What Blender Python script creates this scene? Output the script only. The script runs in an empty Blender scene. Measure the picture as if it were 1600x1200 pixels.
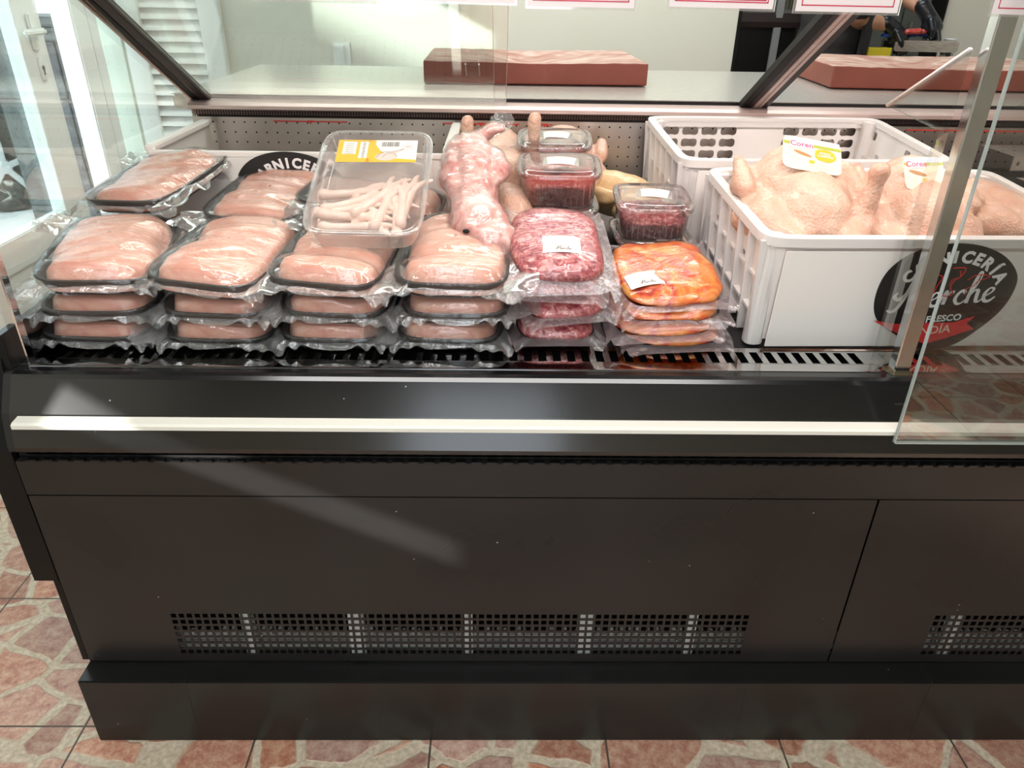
import bpy, bmesh, math, random
from mathutils import Vector, Matrix, Euler, noise
PI = math.pi
R = math.radians
sc = bpy.context.scene
COL = sc.collection

# ------------------------------------------------------------ camera, world, sun, exposure
cam_data = bpy.data.cameras.new('camera')
cam = bpy.data.objects.new('camera', cam_data); COL.objects.link(cam)
cam_data.sensor_width = 36.0
cam_data.lens = 36.0 * 1151.4 / 1600.0
cam_data.clip_start = 0.02
pitch, yaw, roll = R(28.62), R(-1.143), R(1.004)
# image roll: camera right axis tips upward by `roll`
cam.matrix_world = (Matrix.Translation((0, -1.07, 1.428)) @ Matrix.Rotation(yaw, 4, 'Z')
                    @ Matrix.Rotation(PI / 2 - pitch, 4, 'X') @ Matrix.Rotation(roll, 4, 'Z'))
sc.camera = cam
sc.view_settings.view_transform = 'Standard'
sc.view_settings.look = 'None'
sc.view_settings.gamma = 1.0
sc.view_settings.use_curve_mapping = False
sc.view_settings.exposure = 0.35
try:
    sc.cycles.transparent_max_bounces = 32
    sc.cycles.max_bounces = 10
    sc.cycles.use_denoising = True
    sc.cycles.sample_clamp_indirect = 6.0
    sc.cycles.caustics_reflective = False
    sc.cycles.caustics_refractive = False
except Exception:
    pass
w = bpy.data.worlds.new('world'); sc.world = w; w.use_nodes = True
bg = w.node_tree.nodes['Background']
bg.inputs['Color'].default_value = (0.86, 0.93, 1.0, 1)
bg.inputs['Strength'].default_value = 3.0

def lamp(name, kind, loc, energy, color=(1, 1, 1), size=None, size_y=None, direction=None, angle=None):
    d = bpy.data.lights.new(name, kind)
    d.energy = energy; d.color = color
    if kind == 'AREA':
        d.shape = 'RECTANGLE'; d.size = size; d.size_y = size_y or size
    if kind == 'SUN' and angle: d.angle = angle
    o = bpy.data.objects.new(name, d); COL.objects.link(o)
    o.location = loc
    if direction is not None:
        o.rotation_euler = Vector(direction).to_track_quat('-Z', 'Y').to_euler()
    return o
lamp('sun_light', 'SUN', (-6, -5, 4), 9.0, (1.0, 0.97, 0.93), direction=(1, 1, -0.47), angle=R(0.7))
# unseen ceiling fills added to brighten the rooms; LED strip of the display case
lamp('shop_fill_light', 'AREA', (0.0, -1.5, 2.70), 30, (1.0, 0.98, 0.95), 2.2, 0.5, (0, 0, -1))
lamp('rear_fill_light', 'AREA', (0.2, 2.0, 2.72), 46, (0.97, 1.0, 0.95), 3.0, 0.6, (0, 0, -1))
lamp('kitchen_fill_light', 'AREA', (1.7, 3.6, 2.6), 8, (0.97, 1.0, 0.97), 0.8, 0.4, (0, 0, -1))
lamp('case_led_left', 'AREA', (-0.08, 0.17, 1.735), 13, (1.0, 0.83, 0.77), 1.4, 0.05, (0, 0.42, -1))
lamp('case_led_right', 'AREA', (1.45, 0.17, 1.735), 13, (1.0, 0.83, 0.77), 1.4, 0.05, (0, 0.42, -1))

# ------------------------------------------------------------ materials
MATS = {}
def newmat(name):
    m = bpy.data.materials.new(name); m.use_nodes = True
    MATS[name] = m
    nt = m.node_tree
    return m, nt, nt.nodes['Principled BSDF'], nt.nodes['Material Output']
def setp(b, **k):
    for a, v in k.items():
        a = a.replace('_', ' ')
        if a in b.inputs:
            if isinstance(v, tuple) and len(v) == 3 and b.inputs[a].type == 'RGBA': v = (*v, 1)
            b.inputs[a].default_value = v
def simple(name, col, rough=0.5, **k):
    m, nt, b, o = newmat(name)
    setp(b, Base_Color=col, Roughness=rough, **k)
    return m
def nnode(nt, t, **k):
    n = nt.nodes.new(t)
    for a, v in k.items():
        if hasattr(n, a): setattr(n, a, v)
        else: n.inputs[a.replace('_', ' ')].default_value = v
    return n
def link(nt, a, b): nt.links.new(a, b)
def objcoord(nt, scale=(1, 1, 1)):
    tc = nt.nodes.new('ShaderNodeTexCoord')
    mp = nt.nodes.new('ShaderNodeMapping'); mp.inputs['Scale'].default_value = scale
    link(nt, tc.outputs['Object'], mp.inputs['Vector'])
    return mp.outputs['Vector']
def ramp(nt, fac, stops, interp='LINEAR'):
    r = nt.nodes.new('ShaderNodeValToRGB'); r.color_ramp.interpolation = interp
    el = r.color_ramp.elements
    while len(el) < len(stops): el.new(0.5)
    for e, (p, c) in zip(el, stops):
        e.position = p; e.color = (*c, 1) if len(c) == 3 else c
    link(nt, fac, r.inputs['Fac'])
    return r.outputs['Color']
def noisy(name, stops, scale=20, detail=6, rough=0.4, bump=0.0, bscale=None, dist=0.0, vscale=(1, 1, 1), bdist=0.002, **k):
    m, nt, b, o = newmat(name)
    v = objcoord(nt, vscale)
    n = nnode(nt, 'ShaderNodeTexNoise', Scale=scale, Detail=detail, Distortion=dist)
    link(nt, v, n.inputs['Vector'])
    link(nt, ramp(nt, n.outputs['Fac'], stops), b.inputs['Base Color'])
    setp(b, Roughness=rough, **k)
    if bump:
        n2 = nnode(nt, 'ShaderNodeTexNoise', Scale=bscale or scale * 2, Detail=4)
        link(nt, v, n2.inputs['Vector'])
        bp = nnode(nt, 'ShaderNodeBump', Strength=bump, Distance=bdist)
        link(nt, n2.outputs['Fac'], bp.inputs['Height']); link(nt, bp.outputs['Normal'], b.inputs['Normal'])
    return m

def clear_mat(name, gloss=0.12, rough=0.05, milk=0.0, milkcol=(0.9, 0.9, 0.9), tint=(1, 1, 1), fres=1.0, bump=0.0, bscale=60, bdist=0.003, vscale=(1, 1, 1), edge=0.0, glosscol=(1, 1, 1), ridge=False):
    """clear sheet: see-through, mirrors at its surface, a little milky"""
    m, nt, b, out = newmat(name)
    nt.nodes.remove(b)
    tr = nnode(nt, 'ShaderNodeBsdfTransparent'); tr.inputs['Color'].default_value = (*tint, 1)
    gl = nnode(nt, 'ShaderNodeBsdfGlossy', Roughness=rough); gl.inputs['Color'].default_value = (*glosscol, 1)
    fr = nnode(nt, 'ShaderNodeLayerWeight', Blend=0.35)
    ma = nnode(nt, 'ShaderNodeMath', operation='MULTIPLY_ADD')
    link(nt, fr.outputs['Fresnel'], ma.inputs[0]); ma.inputs[1].default_value = fres; ma.inputs[2].default_value = gloss
    ma.use_clamp = True
    base = tr.outputs[0]
    df = None
    if milk > 0:
        df = nnode(nt, 'ShaderNodeBsdfDiffuse'); df.inputs['Color'].default_value = (*milkcol, 1)
        tl = nnode(nt, 'ShaderNodeBsdfTranslucent'); tl.inputs['Color'].default_value = (*milkcol, 1)
        m0 = nnode(nt, 'ShaderNodeMixShader'); m0.inputs[0].default_value = 0.5
        link(nt, df.outputs[0], m0.inputs[1]); link(nt, tl.outputs[0], m0.inputs[2])
        m1 = nnode(nt, 'ShaderNodeMixShader'); m1.inputs[0].default_value = milk
        if edge:
            mm = nnode(nt, 'ShaderNodeMath', operation='MULTIPLY_ADD'); mm.use_clamp = True
            link(nt, fr.outputs['Facing'], mm.inputs[0]); mm.inputs[1].default_value = edge; mm.inputs[2].default_value = milk
            link(nt, mm.outputs[0], m1.inputs[0])
        link(nt, tr.outputs[0], m1.inputs[1]); link(nt, m0.outputs[0], m1.inputs[2])
        base = m1.outputs[0]
    mx = nnode(nt, 'ShaderNodeMixShader')
    link(nt, ma.outputs[0], mx.inputs[0]); link(nt, base, mx.inputs[1]); link(nt, gl.outputs[0], mx.inputs[2])
    link(nt, mx.outputs[0], out.inputs['Surface'])
    if bump:
        v = objcoord(nt, vscale)
        n = nnode(nt, 'ShaderNodeTexNoise', Scale=bscale, Detail=5, Distortion=1.2)
        link(nt, v, n.inputs['Vector'])
        bp = nnode(nt, 'ShaderNodeBump', Strength=bump, Distance=bdist)
        if ridge:
            a_ = nnode(nt, 'ShaderNodeMath', operation='SUBTRACT'); link(nt, n.outputs['Fac'], a_.inputs[0]); a_.inputs[1].default_value = .5
            b_ = nnode(nt, 'ShaderNodeMath', operation='ABSOLUTE'); link(nt, a_.outputs[0], b_.inputs[0])
            c_ = nnode(nt, 'ShaderNodeMath', operation='POWER'); link(nt, b_.outputs[0], c_.inputs[0]); c_.inputs[1].default_value = .55
            d_ = nnode(nt, 'ShaderNodeMath', operation='MULTIPLY'); link(nt, c_.outputs[0], d_.inputs[0]); d_.inputs[1].default_value = -1.0
            link(nt, d_.outputs[0], bp.inputs['Height'])
        else: link(nt, n.outputs['Fac'], bp.inputs['Height'])
        for s in (gl, fr) + ((df,) if df else ()): link(nt, bp.outputs['Normal'], s.inputs['Normal'])
    return m

def metal_black(name, col, rough, bump=0.02):
    m, nt, b, o = newmat(name)
    v = objcoord(nt, (1, 1, 1))
    n = nnode(nt, 'ShaderNodeTexNoise', Scale=3.0, Detail=3, Roughness=0.5); link(nt, v, n.inputs['Vector'])
    base = ramp(nt, n.outputs['Fac'], [(0.3, tuple(c * 0.8 for c in col)), (0.75, tuple(c * 1.35 for c in col))])
    vo = nnode(nt, 'ShaderNodeTexVoronoi', Scale=38.0); link(nt, v, vo.inputs['Vector'])
    sepc = nnode(nt, 'ShaderNodeSeparateColor'); link(nt, vo.outputs['Color'], sepc.inputs[0])
    a1 = nnode(nt, 'ShaderNodeMath', operation='GREATER_THAN'); link(nt, sepc.outputs[0], a1.inputs[0]); a1.inputs[1].default_value = 0.93
    a2 = nnode(nt, 'ShaderNodeMath', operation='LESS_THAN'); link(nt, vo.outputs['Distance'], a2.inputs[0]); a2.inputs[1].default_value = 0.055
    a3 = nnode(nt, 'ShaderNodeMath', operation='MULTIPLY'); link(nt, a1.outputs[0], a3.inputs[0]); link(nt, a2.outputs[0], a3.inputs[1])
    sm = nnode(nt, 'ShaderNodeMix', data_type='RGBA'); link(nt, a3.outputs[0], sm.inputs[0]); link(nt, base, sm.inputs[6]); sm.inputs[7].default_value = (0.35, 0.35, 0.34, 1)
    link(nt, sm.outputs[2], b.inputs['Base Color'])
    mr = nnode(nt, 'ShaderNodeMapRange'); mr.inputs[1].default_value = 0.35; mr.inputs[2].default_value = 0.75
    mr.inputs[3].default_value = rough; mr.inputs[4].default_value = rough + 0.04
    link(nt, n.outputs['Fac'], mr.inputs[0]); link(nt, mr.outputs[0], b.inputs['Roughness'])
    setp(b, Specular_IOR_Level=0.38)
    return m
M_panel = metal_black('black_brown_enamel', (0.0145, 0.0142, 0.014), 0.27)
M_front = metal_black('black_gloss_enamel', (0.005, 0.0055, 0.006), 0.15)
M_front.node_tree.nodes['Principled BSDF'].inputs['Specular IOR Level'].default_value = 0.8
M_ledge = simple('mirror_steel_ledge', (0.72, 0.71, 0.70), 0.06, Metallic=1.0)
M_dark = simple('matt_black', (0.008, 0.008, 0.008), 0.6)
M_deck = simple('black_deck', (0.01, 0.01, 0.011), 0.3)
M_plinth = metal_black('black_plinth_tile', (0.010, 0.0105, 0.010), 0.28)
M_rail = simple('white_rail_plastic', (0.72, 0.73, 0.66), 0.35)
M_steel = noisy('brushed_steel', [(0.35, (0.50, 0.48, 0.46)), (0.65, (0.72, 0.70, 0.68))], 30, 4, 0.22, vscale=(1, 8, 8), Metallic=1.0)
M_post = simple('polished_post', (0.75, 0.76, 0.77), 0.09, Metallic=1.0)
M_pink_steel = noisy('satin_steel_trim', [(0.3, (0.56, 0.42, 0.39)), (0.7, (0.66, 0.52, 0.48))], 12, 3, 0.36, vscale=(1, 20, 20), Metallic=0.45)
M_brownblack = simple('brown_black_profile', (0.026, 0.017, 0.017), 0.45, Specular_IOR_Level=0.3)
M_gasket = simple('black_gasket', (0.005, 0.005, 0.005), 0.5, Specular_IOR_Level=0.2)
M_backsteel = noisy('case_back_steel', [(0.3, (0.46, 0.40, 0.37)), (0.7, (0.66, 0.60, 0.56))], 5, 4, 0.3, bump=0.03, bscale=3, bdist=0.03, Metallic=0.9)
M_worktop = noisy('worktop_steel', [(0.3, (0.58, 0.57, 0.53)), (0.7, (0.74, 0.73, 0.69))], 60, 5, 0.3, bump=0.12, bscale=240, vscale=(1, 3, 3), Metallic=0.8)
M_white_al = simple('white_lacquered_aluminium', (0.80, 0.83, 0.80), 0.35)
M_white_wall = noisy('cream_wall_paint', [(0.3, (0.66, 0.66, 0.57)), (0.7, (0.70, 0.69, 0.61))], 2, 3, 0.6)
M_ceiling = simple('dark_ceiling', (0.10, 0.10, 0.10), 0.8)
M_crate = simple('white_crate_plastic', (0.86, 0.80, 0.76), 0.32, Subsurface_Weight=0.35, Subsurface_Radius=(0.02, 0.016, 0.014), Subsurface_Scale=0.6)
M_sticker = simple('white_panel_sheet', (0.84, 0.81, 0.77), 0.28)
M_logo_black = simple('logo_black_vinyl', (0.012, 0.012, 0.013), 0.3)
M_logo_white = simple('logo_white_vinyl', (0.86, 0.87, 0.87), 0.4)
M_logo_red = simple('logo_red_vinyl', (0.75, 0.035, 0.04), 0.4)
M_tray = noisy('black_foam_tray', [(0.3, (0.012, 0.011, 0.011)), (0.7, (0.03, 0.028, 0.028))], 300, 2, 0.45, bump=0.1, bscale=500)
M_board = noisy('worn_red_brown_board', [(0.25, (0.22, 0.055, 0.036)), (0.6, (0.27, 0.072, 0.046)), (0.85, (0.36, 0.13, 0.09))], 7, 10, 0.6, bump=0.2, bscale=160)
M_boardtop = noisy('scored_board_top', [(0.30, (0.30, 0.13, 0.10)), (0.5, (0.42, 0.26, 0.21)), (0.65, (0.52, 0.40, 0.34)), (0.8, (0.58, 0.48, 0.42))], 9, 12, 0.8, bump=0.5, bscale=120, dist=1.0, vscale=(1, 2.5, 1))
M_label = simple('label_paper', (0.74, 0.73, 0.68), 0.45)
M_ink = simple('label_ink', (0.16, 0.15, 0.15), 0.6)
M_paleink = simple('label_pale_ink', (0.5, 0.5, 0.48), 0.6)
M_yellow = simple('label_yellow', (0.86, 0.42, 0.02), 0.4)
M_magenta = simple('label_magenta', (0.62, 0.08, 0.20), 0.4)
M_green = simple('label_green', (0.35, 0.42, 0.06), 0.4)
M_sky = simple('label_sky_blue', (0.55, 0.68, 0.90), 0.4)
M_brownink = simple('label_brown', (0.42, 0.20, 0.07), 0.5)
M_cream = simple('label_cream', (0.78, 0.70, 0.52), 0.4)
M_sign = simple('price_card', (0.85, 0.76, 0.76), 0.35)
M_signred = simple('price_card_red', (0.62, 0.03, 0.08), 0.35)
M_glove = simple('black_nitrile_glove', (0.012, 0.015, 0.02), 0.3)
M_cloth = simple('black_cloth', (0.01, 0.01, 0.011), 0.85)
M_skinp = simple('human_skin', (0.50, 0.27, 0.17), 0.5, Subsurface_Weight=0.1, Subsurface_Scale=0.01)
M_hair = simple('dark_hair', (0.02, 0.013, 0.01), 0.6)
M_blue = simple('blue_plastic', (0.015, 0.06, 0.30), 0.35)
M_fin = noisy('grey_metal_fins', [(0.3, (0.42, 0.45, 0.44)), (0.7, (0.6, 0.63, 0.62))], 50, 3, 0.45, Metallic=0.2)
M_foamw = simple('white_foam', (0.85, 0.9, 0.9), 0.6)
M_stone = noisy('grey_stone', [(0.3, (0.07, 0.08, 0.085)), (0.7, (0.16, 0.175, 0.18))], 14, 10, 0.85, bump=0.8, bscale=60, bdist=0.01)
M_pave = noisy('pale_pavement', [(0.3, (0.70, 0.70, 0.68)), (0.7, (0.80, 0.80, 0.78))], 6, 5, 0.8)
M_rubber = simple('tyre_rubber', (0.02, 0.02, 0.02), 0.8)
M_alloy = simple('alloy', (0.7, 0.72, 0.74), 0.3, Metallic=0.8)
M_carpaint = simple('car_paint_dark', (0.03, 0.035, 0.045), 0.2, Coat_Weight=1.0)
M_redline = simple('red_load_line', (0.55, 0.04, 0.03), 0.5)
M_led = None

# meats
def meat_mat(name, stops, scale, coat=0.5, rough=0.32, bump=0.15, bscale=60, sss=0.12, dist=1.5, vscale=(1, 1, 1), bdist=0.002, voro=0):
    m, nt, b, o = newmat(name)
    v = objcoord(nt, vscale)
    n = nnode(nt, 'ShaderNodeTexNoise', Scale=scale, Detail=6, Distortion=dist, Roughness=0.6); link(nt, v, n.inputs['Vector'])
    link(nt, ramp(nt, n.outputs['Fac'], stops), b.inputs['Base Color'])
    setp(b, Roughness=rough, Subsurface_Weight=sss, Subsurface_Radius=(0.012, 0.005, 0.003), Subsurface_Scale=0.6, Coat_Weight=coat, Coat_Roughness=0.12)
    if voro:
        n2 = nnode(nt, 'ShaderNodeTexVoronoi', Scale=voro)
        link(nt, v, n2.inputs['Vector']); h = n2.outputs['Distance']
    else:
        n2 = nnode(nt, 'ShaderNodeTexNoise', Scale=bscale, Detail=4); link(nt, v, n2.inputs['Vector']); h = n2.outputs['Fac']
    bp = nnode(nt, 'ShaderNodeBump', Strength=bump, Distance=bdist)
    link(nt, h, bp.inputs['Height']); link(nt, bp.outputs['Normal'], b.inputs['Normal'])
    return m
M_breast = meat_mat('raw_chicken_breast', [(0.25, (0.68, 0.28, 0.215)), (0.5, (0.79, 0.42, 0.32)), (0.75, (0.88, 0.61, 0.49))], 11, coat=0.2, bump=0.35, bscale=30, dist=2.5, vscale=(0.7, 2.2, 1), bdist=0.003)
M_mince = meat_mat('raw_mince', [(0.36, (0.22, 0.02, 0.035)), (0.46, (0.42, 0.07, 0.085)), (0.55, (0.55, 0.15, 0.15)), (0.66, (0.80, 0.46, 0.42))], 80, coat=0.15, bump=0.9, bscale=110, dist=.8, bdist=0.003)
M_diced = meat_mat('raw_red_meat', [(0.3, (0.33, 0.02, 0.02)), (0.55, (0.62, 0.10, 0.08)), (0.75, (0.80, 0.36, 0.26))], 45, coat=0.4, bump=0.8, bscale=60, dist=2, bdist=0.005)
M_orange = meat_mat('orange_marinated_chicken', [(0.30, (0.25, 0.012, 0.006)), (0.42, (0.66, 0.07, 0.01)), (0.54, (0.82, 0.20, 0.02)), (0.70, (0.88, 0.42, 0.10))], 20, coat=0.3, bump=0.9, bscale=35, dist=1.6, bdist=0.006)
M_skin = meat_mat('plucked_chicken_skin', [(0.3, (0.58, 0.32, 0.23)), (0.5, (0.67, 0.44, 0.33)), (0.75, (0.73, 0.57, 0.45))], 9, coat=0.15, rough=0.42, bump=0.55, sss=0.25, bdist=0.0025, voro=210)
M_skin_y = meat_mat('yellow_chicken_skin', [(0.3, (0.72, 0.45, 0.20)), (0.7, (0.82, 0.62, 0.36))], 9, coat=0.3, rough=0.4, bump=0.5, voro=200)
M_rabbit = meat_mat('pale_pink_carcass', [(0.28, (0.62, 0.16, 0.14)), (0.42, (0.78, 0.40, 0.36)), (0.6, (0.82, 0.56, 0.50)), (0.8, (0.88, 0.74, 0.70))], 16, coat=0.5, bump=0.5, bscale=60, dist=2.5, bdist=0.003)
M_feet = meat_mat('raw_chicken_feet', [(0.3, (0.88, 0.60, 0.50)), (0.7, (0.92, 0.78, 0.68))], 20, coat=0.3, bump=0.4, bscale=120, bdist=0.001)

# clear things
M_glass = clear_mat('case_glass', gloss=0.0, rough=0.0, fres=0.26, tint=(0.96, 0.98, 0.97))
M_glass_r = clear_mat('front_pane_glass', gloss=0.01, rough=0.0, fres=0.36, tint=(0.86, 0.87, 0.86))
M_edge = simple('glass_edge', (0.35, 0.42, 0.40), 0.15, Coat_Weight=0.5)
M_edgew = simple('ground_glass_edge', (0.80, 0.74, 0.72), 0.3)
M_film = clear_mat('stretched_film', gloss=0.035, rough=0.07, milk=0.03, fres=0.40, bump=0.6, bscale=9, bdist=0.006, vscale=(1, 2.6, 1), ridge=True)
M_flap = clear_mat('loose_film', gloss=0.10, rough=0.12, milk=0.27, milkcol=(0.84, 0.86, 0.86), fres=0.5, bump=0.8, bscale=16, bdist=0.008, ridge=True)
M_sheet = clear_mat('film_sheet', gloss=0.06, rough=0.14, milk=0.30, milkcol=(0.86, 0.86, 0.85), fres=0.35, bump=0.35, bscale=9, bdist=0.006, ridge=True)
M_pouchflap = clear_mat('vacuum_pouch_edge', gloss=0.06, rough=0.18, milk=0.26, milkcol=(0.86, 0.74, 0.76), fres=0.4, bump=0.5, bscale=50, bdist=0.005)
M_tub = clear_mat('clear_tub', gloss=0.05, rough=0.05, milk=0.10, milkcol=(0.86, 0.82, 0.80), fres=0.9, tint=(0.97, 0.97, 0.97), edge=0.15)
M_box = clear_mat('frosted_tray', gloss=0.03, rough=0.10, milk=0.07, milkcol=(0.85, 0.82, 0.80), fres=0.6, edge=0.35)
M_door_glass = clear_mat('door_glass', gloss=0.01, rough=0.0, fres=0.12, tint=(0.90, 0.96, 0.95))

# ------------------------------------------------------------ helpers
def link_obj(o, parent=None):
    COL.objects.link(o)
    if parent is not None: o.parent = parent
    return o
def obj(name, bm, mat, parent=None, smooth=False, loc=None, rot=None):
    me = bpy.data.meshes.new(name)
    bmesh.ops.remove_doubles(bm, verts=bm.verts, dist=1e-6)
    bm.normal_update()
    bm.to_mesh(me); bm.free()
    for m in (mat if isinstance(mat, (list, tuple)) else [mat]): me.materials.append(m)
    if smooth:
        for p in me.polygons: p.use_smooth = True
    o = bpy.data.objects.new(name, me)
    if loc: o.location = loc
    if rot: o.rotation_euler = rot
    return link_obj(o, parent)
def tag(o, label, cat, group=None):
    o['label'] = label; o['category'] = cat
    if group: o['group'] = group
    return o
def thing(name, label, cat, loc=(0, 0, 0), rot=(0, 0, 0), group=None):
    o = bpy.data.objects.new(name, None); COL.objects.link(o)
    o.location = loc; o.rotation_euler = rot; o.empty_display_size = 0.05
    return tag(o, label, cat, group)
def struct(o): o['kind'] = 'structure'; return o
def copy_tree(o, parent=None):
    c = o.copy(); COL.objects.link(c); c.parent = parent
    for ch in list(o.children): copy_tree(ch, c)
    return c

def bx(bm, x0, x1, y0, y1, z0, z1, bev=0.0, seg=2, mi=0):
    r = bmesh.ops.create_cube(bm, size=1.0)
    for v in r['verts']:
        v.co = Vector(((x0 + x1) / 2 + v.co.x * (x1 - x0), (y0 + y1) / 2 + v.co.y * (y1 - y0), (z0 + z1) / 2 + v.co.z * (z1 - z0)))
    fs = list({f for v in r['verts'] for f in v.link_faces})
    for f in fs: f.material_index = mi
    if bev:
        es = list({e for v in r['verts'] for e in v.link_edges})
        bmesh.ops.bevel(bm, geom=es, offset=bev, segments=seg, affect='EDGES', clamp_overlap=True)
    return r['verts']
def box(*a, **k):
    bm = bmesh.new(); bx(bm, *a, **k); return bm
def poly_prism(pts, axis, a, b, bm=None):
    """2D polygon extruded along an axis: axis 'x' pts=(y,z), 'y' pts=(x,z), 'z' pts=(x,y)"""
    bm = bm or bmesh.new()
    def mk(p, t):
        if axis == 'x': return (t, p[0], p[1])
        if axis == 'y': return (p[0], t, p[1])
        return (p[0], p[1], t)
    A = [bm.verts.new(mk(p, a)) for p in pts]; B = [bm.verts.new(mk(p, b)) for p in pts]
    n = len(pts)
    bm.faces.new(A); bm.faces.new(B[::-1])
    for i in range(n): bm.faces.new((A[i], B[i], B[(i + 1) % n], A[(i + 1) % n]))
    bmesh.ops.recalc_face_normals(bm, faces=bm.faces)
    return bm
def superloop(w, l, n=48, p=4.0, z=0.0):
    pts = []
    for i in range(n):
        t = 2 * PI * i / n
        c, s = math.cos(t), math.sin(t)
        pts.append(Vector((w / 2 * math.copysign(abs(c) ** (2 / p), c), l / 2 * math.copysign(abs(s) ** (2 / p), s), z)))
    return pts
def loft(bm, loops, close0=True, close1=True, mi=0):
    L = [[bm.verts.new(p) for p in lp] for lp in loops]
    n = len(L[0]); fs = []
    for a, b in zip(L, L[1:]):
        for i in range(n): fs.append(bm.faces.new((a[i], a[(i + 1) % n], b[(i + 1) % n], b[i])))
    if close0: fs.append(bm.faces.new(L[0][::-1]))
    if close1: fs.append(bm.faces.new(L[-1]))
    for f in fs: f.material_index = mi
    return L
def chain(bm, pts, dense=0.45, seg=2):
    """spheres swept along points with radii (x,y,z,r): unioned afterwards by a voxel remesh"""
    for (a, b) in zip(pts, pts[1:]):
        A, B = Vector(a[:3]), Vector(b[:3]); ra, rb = a[3], b[3]
        n = max(1, int((B - A).length / (max(min(ra, rb), 0.002) * dense)))
        for i in range(n + 1):
            t = i / n; r = ra + (rb - ra) * t
            bmesh.ops.create_icosphere(bm, subdivisions=seg, radius=r, matrix=Matrix.Translation(A.lerp(B, t)))
def ell(bm, c, r, rot=(0, 0, 0)):
    bmesh.ops.create_icosphere(bm, subdivisions=3, radius=1.0, matrix=Matrix.Translation(c) @ Euler(rot).to_matrix().to_4x4() @ Matrix.Diagonal((*r, 1)))
def organic(name, bm, mat, parent, voxel=0.005, smooth=6, disp=0.0, dsize=0.04):
    me = bpy.data.meshes.new(name + '_raw'); bm.to_mesh(me); bm.free()
    o = bpy.data.objects.new(name, me); COL.objects.link(o)
    m = o.modifiers.new('r', 'REMESH'); m.mode = 'VOXEL'; m.voxel_size = voxel; m.adaptivity = 0
    s = o.modifiers.new('s', 'SMOOTH'); s.factor = 0.6; s.iterations = smooth
    dg = bpy.context.evaluated_depsgraph_get()
    me2 = bpy.data.meshes.new_from_object(o.evaluated_get(dg))
    bpy.data.objects.remove(o); bpy.data.meshes.remove(me)
    me2.name = name
    if disp:
        for v in me2.vertices:
            v.co += v.normal * disp * noise.noise(v.co / dsize)
    me2.materials.clear()
    for mm in (mat if isinstance(mat, (list, tuple)) else [mat]): me2.materials.append(mm)
    for p in me2.polygons: p.use_smooth = True
    ob = bpy.data.objects.new(name, me2)
    return link_obj(ob, parent)
def holes_panel(bm, u0, u1, v0, v1, nu, nv, hole, mk, skip=None):
    """grid of cells each with a hole polygon (unit cell coordinates, n points ccw from angle 0); mk(u,v)->Vector"""
    n = len(hole)
    def rim(a):   # point on unit-cell boundary in direction a
        c, s = math.cos(a), math.sin(a); k = 0.5 / max(abs(c), abs(s)); return (0.5 + c * k, 0.5 + s * k)
    outer = []
    angs = [math.atan2(h[1] - 0.5, h[0] - 0.5) for h in hole]
    # include cell corners exactly: snap nearest rim sample
    outer = [list(rim(a)) for a in angs]
    for cx in (0, 1):
        for cy in (0, 1):
            j = min(range(n), key=lambda i: (outer[i][0] - cx) ** 2 + (outer[i][1] - cy) ** 2)
            outer[j] = [cx, cy]
    du, dv = (u1 - u0) / nu, (v1 - v0) / nv
    for i in range(nu):
        for j in range(nv):
            def P(q): return mk(u0 + (i + q[0]) * du, v0 + (j + q[1]) * dv)
            if skip and skip(i, j):
                bm.faces.new([bm.verts.new(P(q)) for q in ((0, 0), (1, 0), (1, 1), (0, 1))]); continue
            O = [bm.verts.new(P(q)) for q in outer]; H = [bm.verts.new(P(q)) for q in hole]
            for k in range(n):
                bm.faces.new((O[k], O[(k + 1) % n], H[(k + 1) % n], H[k]))
def quad(bm, pts):
    return bm.faces.new([bm.verts.new(p) for p in pts])
def solidify(o, t, off=0):
    m = o.modifiers.new('thick', 'SOLIDIFY'); m.thickness = t; m.offset = off
    return o
def rect_hole(a, b):
    # 8 points ccw starting right-middle
    x0, x1, y0, y1 = 0.5 - a / 2, 0.5 + a / 2, 0.5 - b / 2, 0.5 + b / 2
    return [(x1, .5), (x1, y1), (.5, y1), (x0, y1), (x0, .5), (x0, y0), (.5, y0), (x1, y0)]
def round_hole(rx, ry, n=12):
    return [(0.5 + rx * math.cos(2 * PI * i / n), 0.5 + ry * math.sin(2 * PI * i / n)) for i in range(n)]
def text_bm(s, size=0.02, shear=0.0, bold=0.0, align='CENTER', ext=0.0):
    cu = bpy.data.curves.new('t', 'FONT'); cu.body = s; cu.size = size; cu.shear = shear
    cu.align_x = align; cu.align_y = 'CENTER'; cu.offset = bold; cu.extrude = ext; cu.resolution_u = 3
    o = bpy.data.objects.new('t', cu); COL.objects.link(o)
    dg = bpy.context.evaluated_depsgraph_get()
    me = bpy.data.meshes.new_from_object(o.evaluated_get(dg))
    bm = bmesh.new(); bm.from_mesh(me)
    bpy.data.objects.remove(o); bpy.data.curves.remove(cu); bpy.data.meshes.remove(me)
    return bm
def merge(dst, src, mat=None, mi=None):
    if mat is not None: bmesh.ops.transform(src, matrix=mat, verts=src.verts)
    if mi is not None:
        for f in src.faces: f.material_index = mi
    me = bpy.data.meshes.new('tmp'); src.to_mesh(me); src.free()
    dst.from_mesh(me); bpy.data.meshes.remove(me)
XZ = Matrix.Rotation(PI / 2, 4, 'X')     # lays flat xy lettering into the xz plane facing -y

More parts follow.
